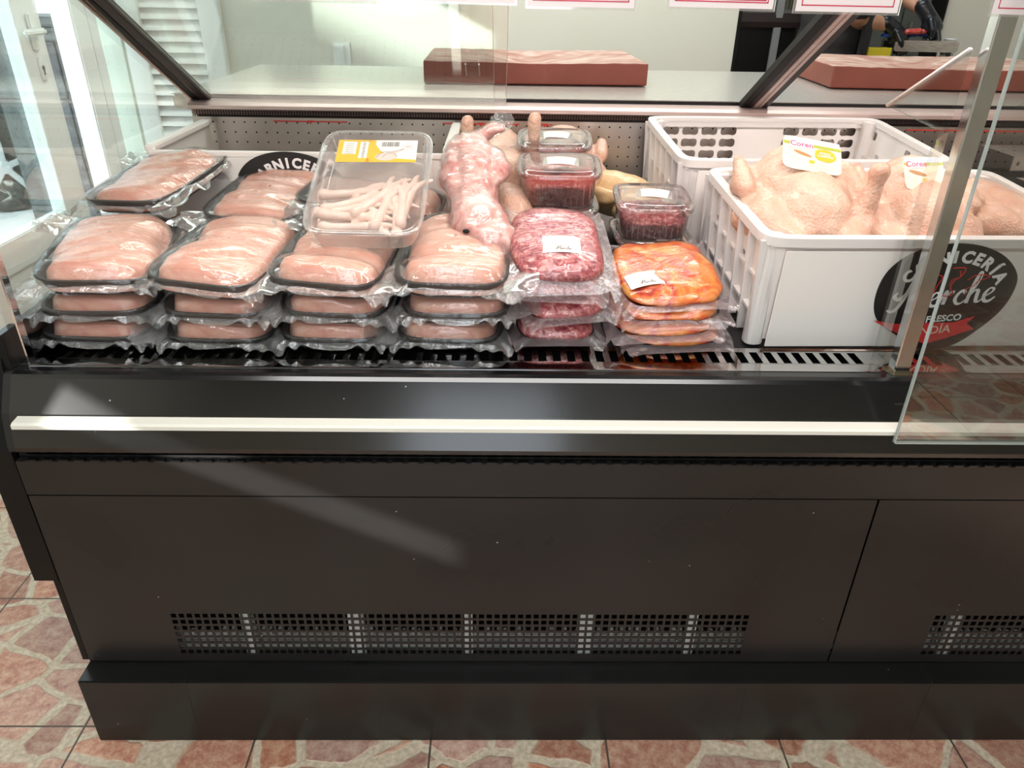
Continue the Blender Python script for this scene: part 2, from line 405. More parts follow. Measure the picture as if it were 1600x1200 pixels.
def stroke(bm, pts, widths, z=0.0, up=Vector((0, 0, 1))):
    """flat ribbon stroke in xy with variable width (catmull-rom)"""
    P = [Vector((p[0], p[1])) for p in pts]
    dense = []; W = []
    for i in range(len(P) - 1):
        p0 = P[max(i - 1, 0)]; p1 = P[i]; p2 = P[i + 1]; p3 = P[min(i + 2, len(P) - 1)]
        for k in range(6):
            t = k / 6
            dense.append(0.5 * ((2 * p1) + (p2 - p0) * t + (2 * p0 - 5 * p1 + 4 * p2 - p3) * t * t + (3 * p1 - p0 - 3 * p2 + p3) * t ** 3))
            W.append(widths[i] + (widths[i + 1] - widths[i]) * t)
    dense.append(P[-1]); W.append(widths[-1])
    prev = None
    for i, p in enumerate(dense):
        d = dense[min(i + 1, len(dense) - 1)] - dense[max(i - 1, 0)]
        if d.length < 1e-9: d = Vector((1, 0))
        d.normalize(); nrm = Vector((-d.y, d.x)) * W[i] / 2
        a = bm.verts.new((p.x + nrm.x, p.y + nrm.y, z)); b = bm.verts.new((p.x - nrm.x, p.y - nrm.y, z))
        if prev: bm.faces.new((prev[0], prev[1], b, a))
        prev = (a, b)
def script_word(scale=1.0, z=0.0, bold=1.0):
    """hand-lettered brush script: Merche. unit = x-height; baseline y=0"""
    bm = bmesh.new(); t, k = 0.10 * bold, 0.26 * bold
    S = lambda p, w_: stroke(bm, [(a * scale, b * scale) for a, b in p], [c * scale for c in w_], z)
    # M with a looping entry
    S([(0.1, 1.3), (-.1, 1.0), (0.25, 0.75), (0.75, 1.25), (1.05, 2.0), (1.0, 2.3)], [t, k, k, k, k, t])
    S([(1.0, 2.3), (0.75, 1.3), (0.3, 0.2), (-.1, -.15), (-.45, .0)], [t, k, k, k, t])
    S([(1.0, 2.3), (1.2, 1.4), (1.15, .6)], [k, k, t])
    S([(1.15, .6), (1.7, 1.6), (2.2, 2.2)], [t, t, k])
    S([(2.2, 2.2), (1.9, 1.2), (1.75, .3), (2.0, 0.0), (2.35, .25)], [k, k, k, k, t])
    def e(x):
        S([(x, .35), (x + .5, .65), (x + .62, .92), (x + .35, 1.0), (x + .08, .6), (x + .12, .12), (x + .45, 0), (x + .85, .3)], [t, t, k * .8, t, k, k, k * .8, t])
    e(2.35)
    S([(3.15, .3), (3.4, .95), (3.5, 1.02), (3.55, .85)], [t, k * .8, k * .8, t]); S([(3.5, 1.0), (3.45, .5), (3.38, .05)], [t, k, k]); S([(3.42, .5), (3.75, .95), (4.0, .95)], [t, t, k])
    S([(4.75, .8), (4.6, 1.0), (4.3, .8), (4.15, .35), (4.35, .02), (4.65, .05), (4.95, .35)], [k, k * .8, k * .8, k, k * .8, t, t])
    S([(4.95, .35), (5.4, 1.3), (5.62, 2.1), (5.45, 2.25), (5.25, 1.6), (5.05, .6), (4.98, 0)], [t, t, t, k * .7, k, k, k])
    S([(5.05, .45), (5.35, .9), (5.6, .9), (5.6, .5), (5.62, .1), (5.85, .05), (6.1, .35)], [t, t, k, k, k, t, t])
    e(6.05)
    return bm

# ------------------------------------------------------------ room
def flagstone():
    m, nt, b, o = newmat('crazy_paving_tile')
    v = objcoord(nt)
    # printed stones
    nz = nnode(nt, 'ShaderNodeTexNoise', Scale=6.0, Detail=3); link(nt, v, nz.inputs['Vector'])
    mixv = nnode(nt, 'ShaderNodeVectorMath', operation='MULTIPLY_ADD'); link(nt, nz.outputs['Color'], mixv.inputs[0]); mixv.inputs[1].default_value = (0.07, 0.07, 0); link(nt, v, mixv.inputs[2])
    flat = nnode(nt, 'ShaderNodeVectorMath', operation='MULTIPLY'); link(nt, mixv.outputs[0], flat.inputs[0]); flat.inputs[1].default_value = (1.0, 1.35, 0)
    vo = nnode(nt, 'ShaderNodeTexVoronoi', feature='DISTANCE_TO_EDGE', Scale=6.2); link(nt, flat.outputs[0], vo.inputs['Vector'])
    vc = nnode(nt, 'ShaderNodeTexVoronoi', feature='F1', Scale=6.2); link(nt, flat.outputs[0], vc.inputs['Vector'])
    n1 = nnode(nt, 'ShaderNodeTexNoise', Scale=38, Detail=12, Roughness=0.82, Distortion=0.1); link(nt, v, n1.inputs['Vector'])
    stone = ramp(nt, n1.outputs['Fac'], [(0.32, (0.30, 0.09, 0.06)), (0.44, (0.48, 0.21, 0.145)), (0.53, (0.60, 0.34, 0.23)), (0.66, (0.74, 0.55, 0.40))])
    hs = nnode(nt, 'ShaderNodeHueSaturation'); link(nt, stone, hs.inputs['Color'])
    sep = nnode(nt, 'ShaderNodeSeparateColor'); link(nt, vc.outputs['Color'], sep.inputs[0])
    mr = nnode(nt, 'ShaderNodeMapRange'); link(nt, sep.outputs[0], mr.inputs[0]); mr.inputs[3].default_value = 0.8; mr.inputs[4].default_value = 1.2
    link(nt, mr.outputs[0], hs.inputs['Value'])
    mr2 = nnode(nt, 'ShaderNodeMapRange'); link(nt, sep.outputs[1], mr2.inputs[0]); mr2.inputs[3].default_value = 0.75; mr2.inputs[4].default_value = 1.1
    link(nt, mr2.outputs[0], hs.inputs['Saturation'])
    n3 = nnode(nt, 'ShaderNodeTexNoise', Scale=90, Detail=6); link(nt, v, n3.inputs['Vector'])
    grout = ramp(nt, n3.outputs['Fac'], [(0.3, (0.52, 0.43, 0.31)), (0.7, (0.82, 0.72, 0.56))])
    add = nnode(nt, 'ShaderNodeMath', operation='MULTIPLY_ADD'); link(nt, n3.outputs['Fac'], add.inputs[0]); add.inputs[1].default_value = 0.05; link(nt, vo.outputs['Distance'], add.inputs[2])
    msk = ramp(nt, add.outputs[0], [(0.075, (0, 0, 0)), (0.10, (1, 1, 1))])
    mx = nnode(nt, 'ShaderNodeMix', data_type='RGBA'); link(nt, msk, mx.inputs[0]); link(nt, grout, mx.inputs[6]); link(nt, hs.outputs[0], mx.inputs[7])
    # square tile joints, 37 cm
    br = nnode(nt, 'ShaderNodeSeparateXYZ'); link(nt, mixv.outputs[0], br.inputs[0])
    def line(sock, off):
        a = nnode(nt, 'ShaderNodeMath', operation='ADD'); link(nt, sock, a.inputs[0]); a.inputs[1].default_value = off
        f = nnode(nt, 'ShaderNodeMath', operation='PINGPONG'); link(nt, a.outputs[0], f.inputs[0]); f.inputs[1].default_value = 0.1875
        l = nnode(nt, 'ShaderNodeMath', operation='LESS_THAN'); link(nt, f.outputs[0], l.inputs[0]); l.inputs[1].default_value = 0.0022
        return l.outputs[0]
    br2 = nnode(nt, 'ShaderNodeSeparateXYZ'); link(nt, v, br2.inputs[0])
    mxx = nnode(nt, 'ShaderNodeMath', operation='MAXIMUM'); link(nt, line(br2.outputs[0], 0.89), mxx.inputs[0]); link(nt, line(br2.outputs[1], 0.015), mxx.inputs[1])
    mj = nnode(nt, 'ShaderNodeMix', data_type='RGBA'); link(nt, mxx.outputs[0], mj.inputs[0]); link(nt, mx.outputs[2], mj.inputs[6]); mj.inputs[7].default_value = (0.10, 0.08, 0.06, 1)
    link(nt, mj.outputs[2], b.inputs['Base Color'])
    setp(b, Roughness=0.42)
    hb = nnode(nt, 'ShaderNodeMix', data_type='FLOAT'); hb.inputs[0].default_value = 0.35
    link(nt, msk, hb.inputs[2]); link(nt, n1.outputs['Fac'], hb.inputs[3])
    bp = nnode(nt, 'ShaderNodeBump', Strength=0.6, Distance=0.004); link(nt, hb.outputs[0], bp.inputs['Height']); link(nt, bp.outputs['Normal'], b.inputs['Normal'])
    return m
M_floor = flagstone()
XL, XR, YB, YF, ZC = -1.8, 3.0, 2.8, -2.6, 2.8
struct(obj('floor', box(XL, XR, YF, YB + 1.9, -0.05, 0.0), M_floor))
struct(obj('ceiling', box(XL - .1, XR + .1, YF - .1, YB + 1.9, ZC, ZC + .08), M_ceiling))
def wall_with_openings(name, axis, c0, c1, u0, u1, z1, opens, mat):
    """slab between c0..c1; openings (ua,ub,za,zb)"""
    bm = bmesh.new()
    us = sorted({u0, u1, *[o[0] for o in opens], *[o[1] for o in opens]})
    zs = sorted({0.0, z1, *[o[2] for o in opens], *[o[3] for o in opens]})
    for a, b in zip(us, us[1:]):
        for c, d in zip(zs, zs[1:]):
            mu, mz = (a + b) / 2, (c + d) / 2
            if any(o[0] < mu < o[1] and o[2] < mz < o[3] for o in opens): continue
            if axis == 'x': bx(bm, c0, c1, a, b, c, d)
            else: bx(bm, a, b, c0, c1, c, d)
    return struct(obj(name, bm, mat))
wall_with_openings('wall_left', 'x', XL - .12, XL, YF, YB + .1, ZC, [(0.80, 2.785, 0.0, 2.25), (-1.85, -1.03, 1.260, 1.374)], M_white_wall)  # unseen narrow slot added, shaped to throw the sun band on the counter front
wall_with_openings('wall_back', 'y', YB, YB + .1, XL, XR, ZC, [(1.115, 2.08, 0.0, 2.2)], M_white_wall)
wall_with_openings('wall_right', 'x', XR, XR + .1, YF, YB + 1.9, ZC, [], M_white_wall)
wall_with_openings('wall_front', 'y', YF - .1, YF, XL, XR, ZC, [(-0.50, 0.32, 0.0, 2.72)], M_white_wall)
# kitchen behind the opening
struct(obj('wall_kitchen', box(0.5, XR, YB + 1.8, YB + 1.9, 0, ZC), noisy('dull_green_wall', [(0.3, (0.13, 0.14, 0.12)), (0.7, (0.20, 0.21, 0.18))], 4, 4, 0.6)))
struct(obj('wall_kitchen_side', box(0.4, 0.5, YB + .1, YB + 1.9, 0, ZC), M_dark))

# glazed aluminium door and side light in the left wall
fr = bmesh.new()
bx(fr, XL - .06, XL + .03, 2.34, 2.46, 0, 2.25, .006); bx(fr, XL - .05, XL + .02, 2.475, 2.56, 0.0, 2.25, .006)
bx(fr, XL - .05, XL + .02, 2.56, 2.785, 0.0, 0.10, .004); bx(fr, XL - .05, XL + .02, 2.56, 2.785, 2.17, 2.25, .004)
bx(fr, XL - .06, XL + .03, 0.80, 2.34, 2.18, 2.25, .004); bx(fr, XL - .06, XL + .03, 0.80, 0.88, 0, 2.18, .004)
struct(obj('trim_1', fr, M_white_al))
win = struct(obj('window_1', box(XL - .012, XL - .004, 2.555, 2.79, 0.09, 2.18), M_door_glass))
door = thing('door_1', 'white glazed aluminium door with lever handle', 'door', (XL, 0.9, 0)); struct(door)
for k in ('label', 'category'): del door[k]
lf = bmesh.new()
bx(lf, -.03, .03, 1.03, 1.20, .02, 2.15, .006); bx(lf, -.03, .03, 0.0, .12, .02, 2.15, .006)
bx(lf, -.028, .028, .10, 1.05, .02, .14, .005); bx(lf, -.028, .028, .10, 1.05, .46, .58, .005); bx(lf, -.028, .028, .10, 1.05, 2.05, 2.15, .005)
bx(lf, -.012, .012, .10, 1.05, .12, .48)
bx(lf, .028, .036, 1.02, 1.035, .56, 2.06, .002)
obj('door_leaf', lf, M_white_al, door)
obj('glass_pane', box(-.004, .004, .11, 1.04, .57, 2.06), M_door_glass, door)
hd = bmesh.new()
bx(hd, .03, .045, 1.095, 1.135, 1.17, 1.30, .006); bx(hd, .045, .085, 1.105, 1.127, 1.225, 1.25, .006); bx(hd, .068, .088, 0.99, 1.127, 1.225, 1.25, .008)
obj('handle', hd, M_white_al, door)
es = bmesh.new(); loft(es, [[Vector((.03 + dx, 1.12 + p.x, 1.105 + p.y)) for p in superloop(.036 * s, .085 * s, 24, 3)] for dx, s in ((0, 1), (.006, 1), (.009, .8))])
e_ = obj('keyhole_plate', es, M_white_al, door, True)
kb = bmesh.new(); loft(kb, [[Vector((.0385 + dx, 1.12 + p.x, 1.11 + p.y)) for p in superloop(.018, .018, 16, 2)] for dx in (0, .002)]); bx(kb, .0385, .0405, 1.1155, 1.1245, 1.085, 1.105)
obj('keyhole', kb, M_ink, e_)

# unseen cool white panel added to highlight the fascia and light the shop
cl = thing('ceiling_fill_panel', 'added unseen square cool white fill panel above the customer side of the counter', 'lamp', (-.08, -.62, ZC))
me_, nt_, b_, o_ = newmat('fill_panel_diffuser'); setp(b_, Base_Color=(.8, .8, .8), Emission_Color=(.80, .90, 1.0), Emission_Strength=5.0)
obj('fill_panel_frame', box(-.31, .31, -.31, .31, -.05, 0, bev=.004), M_white_al, cl)
obj('diffuser', box(-.29, .29, -.29, .29, -.054, -.0505), me_, cl)

# louvred shutter on the back wall
sh = thing('louvre_shutter', 'white louvred shutter standing in the back left corner beside the glazed door', 'shutter', (-1.55, YB, 0))
fb = bmesh.new()
bx(fb, -.22, -.125, -.05, -.002, .02, 2.2, .004); bx(fb, .145, .24, -.05, -.002, .02, 2.2, .004)
bx(fb, -.125, .145, -.045, -.005, .02, .15, .004); bx(fb, -.125, .145, -.045, -.005, 2.1, 2.2, .004)
obj('shutter_frame', fb, M_white_al, sh)
sl = bmesh.new()
z = .16
while z < 2.09:
    poly_prism([(-.044, z), (-.040, z - .003), (-.008, z + .050), (-.012, z + .053)], 'x', -.13, .15, sl); z += .0475
obj('slats', sl, M_white_al, sh)
pl = bmesh.new(); bx(pl, -.041, .041, -.006, 0, -.055, .055, .002); bx(pl, .0, .012, -.02, -.004, -.05, .045, .002); bx(pl, -.03, -.01, -.012, -.004, .03, .045, .002)
tag(obj('wall_bracket', pl, M_white_al, None, loc=(-.765, YB - .001, 1.105)), 'small steel latch plate screwed to the cream wall behind the worktop', 'bracket')

# outside: pavement, stone wall, parked car
struct(obj('ground', box(-14, XL - .12, -18, 14, -.12, -.04), M_pave))
sw = bmesh.new()
bx(sw, -2.72, -1.97, 3.215, 3.5, -.05, 1.12); bx(sw, -2.75, -1.96, 3.18, 3.53, 1.12, 1.16, .01); bx(sw, -2.73, -1.965, 3.19, 3.52, 1.16, 1.19, .01); bx(sw, -2.77, -1.955, 3.16, 3.55, 1.19, 1.235, .01)
for i in range(2):
    for j in range(4): bx(sw, -2.72 + i * .385 + .003, -2.72 + (i + 1) * .385 - .012, 3.20, 3.22, -.04 + j * .29 + .002, .25 + j * .29 - .002, .003)
struct(obj('wall_outside', sw, M_stone))
struct(obj('building_outside', box(-12.3, -12.0, -9, 14, -.05, 6.5), simple('white_render', (.8, .8, .78), .8)))  # unseen, lengthened to keep sun off the stone wall but not the slot
car = thing('parked_car', 'dark parked car with light alloy wheels outside beyond the glazed door', 'car', (-4.44, 3.42, -.04), (0, 0, R(34)))
prof = [(-2.0, .25), (-2.05, .55), (-1.95, .85), (-1.2, .95), (-.7, 1.38), (.7, 1.42), (1.3, .98), (1.95, .85), (2.05, .5), (2.0, .25)]
obj('car_body', poly_prism(prof, 'y', .05, 1.65), M_carpaint, car)
for wx in (-1.25, 1.25):
    wb = bmesh.new(); loft(wb, [[Vector((wx + p.x, yy, .31 + p.y)) for p in superloop(r * 2, r * 2, 32, 2)] for yy, r in ((-.02, .2), (-.04, .23), (-.03, .31), (.17, .31))])
    wo = obj('wheel', wb, M_rubber, car, True)
    hb_ = bmesh.new()
    for k in range(5):
        a = k * 2 * PI / 5
        bx(hb_, -.02, .02, -.06, -.035, .02, .2, .005)
        bmesh.ops.rotate(hb_, verts=hb_.verts, matrix=Matrix.Rotation(2 * PI / 5, 3, 'Y'), cent=(0, 0, 0))
    loft(hb_, [[Vector((p.x, -.065, p.y)) for p in superloop(.09, .09, 16, 2)], [Vector((p.x, -.03, p.y)) for p in superloop(.1, .1, 16, 2)]])
    hh = obj('rim', hb_, M_alloy, wo, False, loc=(wx, 0, .31))

# ------------------------------------------------------------ refrigerated display counter
X0, XM, X1 = -0.838, 0.692, 2.225
ctr = thing('display_counter', 'long black refrigerated glass display counter on a black tiled plinth', 'display counter', (0, 0, 0))
def C_(name, bm, mat, smooth=False, parent=ctr, label=None):
    o = obj(name, bm, mat, parent, smooth)
    if label: o['label'] = label
    return o
pb = bmesh.new()
random.seed(3)
xs = [-.842, -.627, -.243, .138, .511, .89, 1.27, 1.65, 2.03, 2.24]
bx(pb, -.842, 2.24, -.05, 1.05, 0.0, .183, .003)
pl_ = C_('plinth', pb, M_plinth)
for x in xs[1:-1]: C_('tile_joint', box(x - .0007, x + .0007, -.0504, .0, .002, .1833), M_dark, parent=pl_)
# carcass: bottom, back, underside ledge (hollow behind the panels)
cb = bmesh.new()
bx(cb, X0, X1, .02, 1.12, .185, .195); bx(cb, X0, X1, 1.10, 1.12, .195, 1.10); bx(cb, X0 - .002, X1, .03, .05, .50, .68); bx(cb, XM - .01, XM + .01, .02, 1.1, .195, .80)
bx(cb, X0, X1, .35, .37, .195, .55); bx(cb, X0, X1, .012, .06, .60, .72)
C_('carcass', cb, M_dark)
# lower panels with punched louvre
for a, b, h0, h1 in ((X0 + .001, XM - .002, -.648, .507), (XM + .002, X1, .879, 2.03)):
    bm = bmesh.new()
    zb, zt, l0, l1 = .190, .611, .208, .326
    mk = lambda u, v: Vector((u, -.001, v))
    for (p, q, r, s) in ((a, h0, zb, zt), (h1, b, zb, zt), (h0, h1, zb, l0), (h0, h1, l1, zt)):
        quad(bm, [(p, -.001, r), (q, -.001, r), (q, -.001, s), (p, -.001, s)])
    holes_panel(bm, h0, h1, l0, l1, 74, 7, rect_hole(.68, .66), mk)
    o = C_('front_panel', bm, M_panel); solidify(o, .002, 1)
# things seen through the louvre: fins, white foam strips, steel tray
fn = bmesh.new()
for i, zz in enumerate((.1985, .2155)): bx(fn, X0 + .02, X1, .020 + .008 * i, .040 + .008 * i, zz, zz + .0125, .004)
rnd_ = random.Random(4)
x = X0 + .03
while x < X1:
    bx(fn, x, x + rnd_.uniform(.004, .009), .03, .04, .231, .231 + rnd_.uniform(.006, .020)); x += rnd_.uniform(.013, .03)
C_('condenser_fins', fn, M_fin)
for xx, ww in ((-.515, .022), (-.30, .030), (-.066, .016), (.163, .030), (.388, .018), (.925, .02), (1.2, .02), (1.55, .02)): C_('foam_strip', box(xx, xx + ww, .006, .022, .20, .36), M_foamw)
# strip above and hinge
C_('upper_panel', box(X0, X1, -.004, .01, .6135, .686, bev=.001), M_panel)
hg = bmesh.new()
x = X0 + .02
while x < X1 - .03:
    bx(hg, x, x + .019, -.0055, .004, .6855, .6895, .0012); x += .0275
C_('hinge', hg, M_front)
# bumper section: leaning face
prof = [(.06, .690), (.012, .690), (.012, .700), (-.004, .7035), (-.008, .708), (-.008, .716), (.002, .76), (.006, .775), (.038, .826), (.043, .832), (.052, .8345), (.074, .8325), (.074, .80), (.06, .80)]
bm = poly_prism(prof, 'x', X0 + .012, X1)
C_('bumper_fascia', bm, M_front)
C_('end_cap', poly_prism([(p[0] + (.002 if i not in (0, 13) else 0), p[1]) for i, p in enumerate(prof)], 'x', X0 - .002, X0 + .0115), M_dark)
rp = [(.01, .7575), (-.014, .7575), (-.0185, .760), (-.0185, .767), (-.014, .770), (.01, .7725)]
C_('bumper_rail', poly_prism(rp, 'x', -.812, X1), M_rail, label='long off-white bumper rail')
C_('glass_channel', box(X0 + .01, X1, .0735, .0765, .826, .8340), M_post)
# glossy ledge and slotted air grille
C_('ledge', box(X0 + .01, X1, .0765, .112, .822, .829, bev=.001), M_ledge)
bm = bmesh.new()
holes_panel(bm, -.80, .668, .112, .160, 56, 1, rect_hole(.56, .92), lambda u, v: Vector((u, v, .829)))
holes_panel(bm, .735, 2.2, .112, .160, 56, 1, rect_hole(.56, .92), lambda u, v: Vector((u, v, .829)))
for a, b in ((X0 + .01, -.80), (.668, .735), (2.2, X1)): quad(bm, [(a, .112, .829), (b, .112, .829), (b, .160, .829), (a, .160, .829)])
quad(bm, [(X0 + .01, .160, .829), (X1, .160, .829), (X1, .175, .829), (X0 + .01, .175, .829)])
o = C_('air_grille', bm, M_ledge); solidify(o, .003, -1)
C_('duct_floor', box(X0 + .01, X1, .10, .19, .74, .75), M_dark)
# sloping deck
SL = math.tan(R(4.8))
def deckz(y): return .827 + (y - .175) * SL
C_('deck', poly_prism([(.175, .80), (.175, .827), (1.05, deckz(1.05)), (1.05, .80)], 'x', X0 + .01, X1), M_deck)
# perforated back wall, honeycomb air outlet, lip
bm = bmesh.new()
bw0, bw1 = .885, 1.094
holes_panel(bm, X0 + .01, XM + .02, bw0, bw1, 54, 8, round_hole(.085, .095, 8), lambda u, v: Vector((u, 1.045, v)), skip=lambda i, j: j < 1)
holes_panel(bm, XM + .02, X1, bw0, bw1, 54, 8, round_hole(.085, .095, 8), lambda u, v: Vector((u, 1.045, v)), skip=lambda i, j: j < 1)
C_('perforated_back', bm, M_backsteel)
C_('back_duct', box(X0 + .01, X1, 1.06, 1.065, .86, 1.1), M_dark)
bm = bmesh.new()
holes_panel(bm, X0 + .01, X1, 1.096, 1.114, 420, 4, rect_hole(.62, .62), lambda u, v: Vector((u, 1.038 - (v - 1.096) * .3, v)))
C_('honeycomb_outlet', bm, M_brownblack)
for a, b in ((-.62, -.42), (-.16, .05), (.10, 0.14), (1.12, 1.6)):
    rb = bmesh.new(); bx(rb, a, b, 1.0425, 1.0440, 1.0835, 1.0868)
    poly_prism([((a + b) / 2 - .008, 1.088), ((a + b) / 2 + .008, 1.088), ((a + b) / 2, 1.078)], 'y', 1.0420, 1.0438, rb)
    C_('load_line', rb, M_redline)
lp = [(1.030, 1.114), (1.022, 1.117), (1.022, 1.126), (1.034, 1.133), (1.09, 1.140), (1.12, 1.140), (1.12, 1.10), (1.05, 1.10), (1.045, 1.114)]
C_('rear_lip', poly_prism(lp, 'x', X0, X1), M_pink_steel)
# leaning rear frame: local axis s runs up the lean
LA = math.atan2(1.383 - 1.118, 1.10 - .600)      # lean towards the customer
def lean(name, x0, x1, s0, s1, t0, t1, mat, parent=ctr, bev=.001):
    bm = box(x0, x1, s0, s1, t0, t1, bev=bev)
    # local y -> (-cos, sin) direction from the foot
    M = Matrix(((1, 0, 0, 0), (0, -math.cos(LA), math.sin(LA), 1.085), (0, math.sin(LA), math.cos(LA), 1.140), (0, 0, 0, 1)))
    bmesh.ops.transform(bm, matrix=M, verts=bm.verts); bmesh.ops.recalc_face_normals(bm, faces=bm.faces)
    return C_(name, bm, mat, parent=parent)
LEN = 1.10
for xa in (-.840, .672, 2.19):
    lean('frame_bar', xa, xa + .008, 0, LEN, -.020, .006, M_pink_steel) if xa < 0 else None
    if xa < 0:
        lean('frame_gasket', xa + .008, xa + .026, 0, LEN, -.018, .002, M_gasket)
        lean('frame_bar', xa + .026, xa + .028, 0, LEN, -.018, .004, M_post)
        lean('frame_profile', xa + .028, xa + .052, .012, LEN, -.018, .000, M_brownblack)
    else:
        lean('frame_gasket', xa - .018, xa, 0.01, LEN, -.018, .002, M_gasket)
        lean('frame_profile', xa, xa + .014, 0, LEN, -.018, .003, M_brownblack)
        lean('frame_bar', xa + .014, xa + .026, 0, LEN, -.020, .006, M_pink_steel)
        lean('frame_bar', xa + .027, xa + .038, 0, LEN, -.020, .006, M_pink_steel)
        lean('frame_profile', xa + .038, xa + .056, 0, LEN, -.018, .003, M_brownblack)
lean('frame_track', -.79, .655, -.004, .010, -.018, .002, M_gasket)
lean('frame_track', .73, 2.18, -.004, .010, -.018, .002, M_gasket)
# sliding glass doors (both pushed to the left of the bay)
for a, b, t in ((-.785, -.020, -.004), (-.785, .012, -.012)):
    p = lean('sliding_door', a, b, .011, LEN - .02, t - .002, t + .002, M_glass)
    lean('glass_edge', b, b + .0012, .011, LEN - .02, t - .002, t + .002, M_edgew, parent=p, bev=0)
pu = lean('finger_pull', -.086, -.058, .17, .235, -.002, .004, M_glass)
lean('finger_pull', -.090, -.087, .17, .235, -.002, .003, M_edgew, bev=0); lean('finger_pull', -.057, -.054, .17, .235, -.002, .003, M_edgew, bev=0)
for a, b, t in ((1.42, 2.17, -.004),):
    p = lean('sliding_door', a, b, .011, LEN - .02, t - .002, t + .002, M_glass)
# posts, divider glass, front pane, canopy
def postbox(x0, x1, y0, y1, z1=1.74): return box(x0, x1, y0, y1, .829, z1, bev=.002)
C_('corner_post', postbox(-.832, -.813, .076, .096), M_post)
C_('divider_post', postbox(.694, .722, .070, .094), M_post)
C_('post_foot', box(.688, .728, .060, .100, .829, .834, bev=.001), simple('brass_foot', (.35, .30, .18), .3, Metallic=1.0))
dg = poly_prism([(.094, .832), (.125, .832), (.122, 1.236), (.298, 1.247), (.096, 1.352)], 'x', .678, .684)
dgo = C_('divider_glass', dg, M_glass_r)
ed = bmesh.new()
d = Vector((0, -.202, .105)).normalized(); nn = Vector((0, .105, .202)).normalized()
loft(ed, [[Vector((.681, .298, 1.247)) + d * t + Vector((1, 0, 0)) * p.x + nn * p.y for p in superloop(.0075, .006, 12, 2)] for t in (0, .228)])
C_('ground_edge', ed, M_edgew, True, parent=dgo)
fp = C_('front_glass', box(.672, X1, -.030, -.024, .752, 1.74), M_glass_r)
C_('glass_edge', box(.6700, .6722, -.0302, -.0238, .752, 1.74), M_edge, parent=fp)
C_('glass_edge', box(.6722, X1, -.0302, -.0238, .7505, .7522), M_edge, parent=fp)
sg = poly_prism([(.098, .835), (1.04, .90), (1.04, 1.12), (.10, 1.66), (.098, 1.66)], 'x', -.826, -.820)
C_('side_glass', sg, M_glass)
tb = bmesh.new(); bx(tb, -.84, X1, .03, .10, 1.74, 1.765, .004); bx(tb, -.84, X1, .10, .34, 1.755, 1.763, .001)
C_('canopy', tb, M_steel)
C_('card_rail', box(-.832, X1, .034, .042, 1.562, 1.570, bev=.001), M_post)
C_('led_strip', box(-.80, X1 - .03, .12, .19, 1.738, 1.753), simple('led_diffuser', (.8, .8, .8), .4))
M_endp = metal_black('black_end_enamel', (0.006, 0.006, 0.006), 0.3)
M_endp.node_tree.nodes['Principled BSDF'].inputs['Specular IOR Level'].default_value = 0.2
# end panels
eb = bmesh.new()
poly = [(-.002, .408), (-.002, .70), (.02, .72), (.052, .862), (1.12, .862), (1.12, .408)]
poly_prism(poly, 'x', -.886, -.8405, eb)
bx(eb, -.852, -.8405, .0, 1.1, .190, .408)
bx(eb, -.842, -.828, .052, 1.12, .80, .90)
C_('end_panel', eb, M_endp)
C_('end_panel', box(X1, X1 + .045, -.002, 1.12, .19, .862, bev=.003), M_front)
ib = bmesh.new(); poly_prism([(.16, .83), (1.04, .90), (1.04, 1.00), (.5, .90)], 'x', -.8275, -.8265, ib)
C_('inner_side', ib, M_crate)
# far side of the right bay: dark shelves
for yy, zz in ((.62, .985), (.80, 1.03)):
    bm = bmesh.new(); holes_panel(bm, 1.28, 2.2, zz, zz + .035, 30, 1, round_hole(.10, .16, 8), lambda u, v: Vector((u, yy, v)))
    holes_panel(bm, 1.28, 2.2, yy, yy + .15, 30, 3, round_hole(.10, .12, 8), lambda u, v: Vector((u, v, zz + .035)))
    C_('step_shelf', bm, M_backsteel)
bx_ = bmesh.new(); bx(bx_, 1.28, 2.2, .64, 1.03, .87, .98); C_('shelf_base', bx_, M_dark)

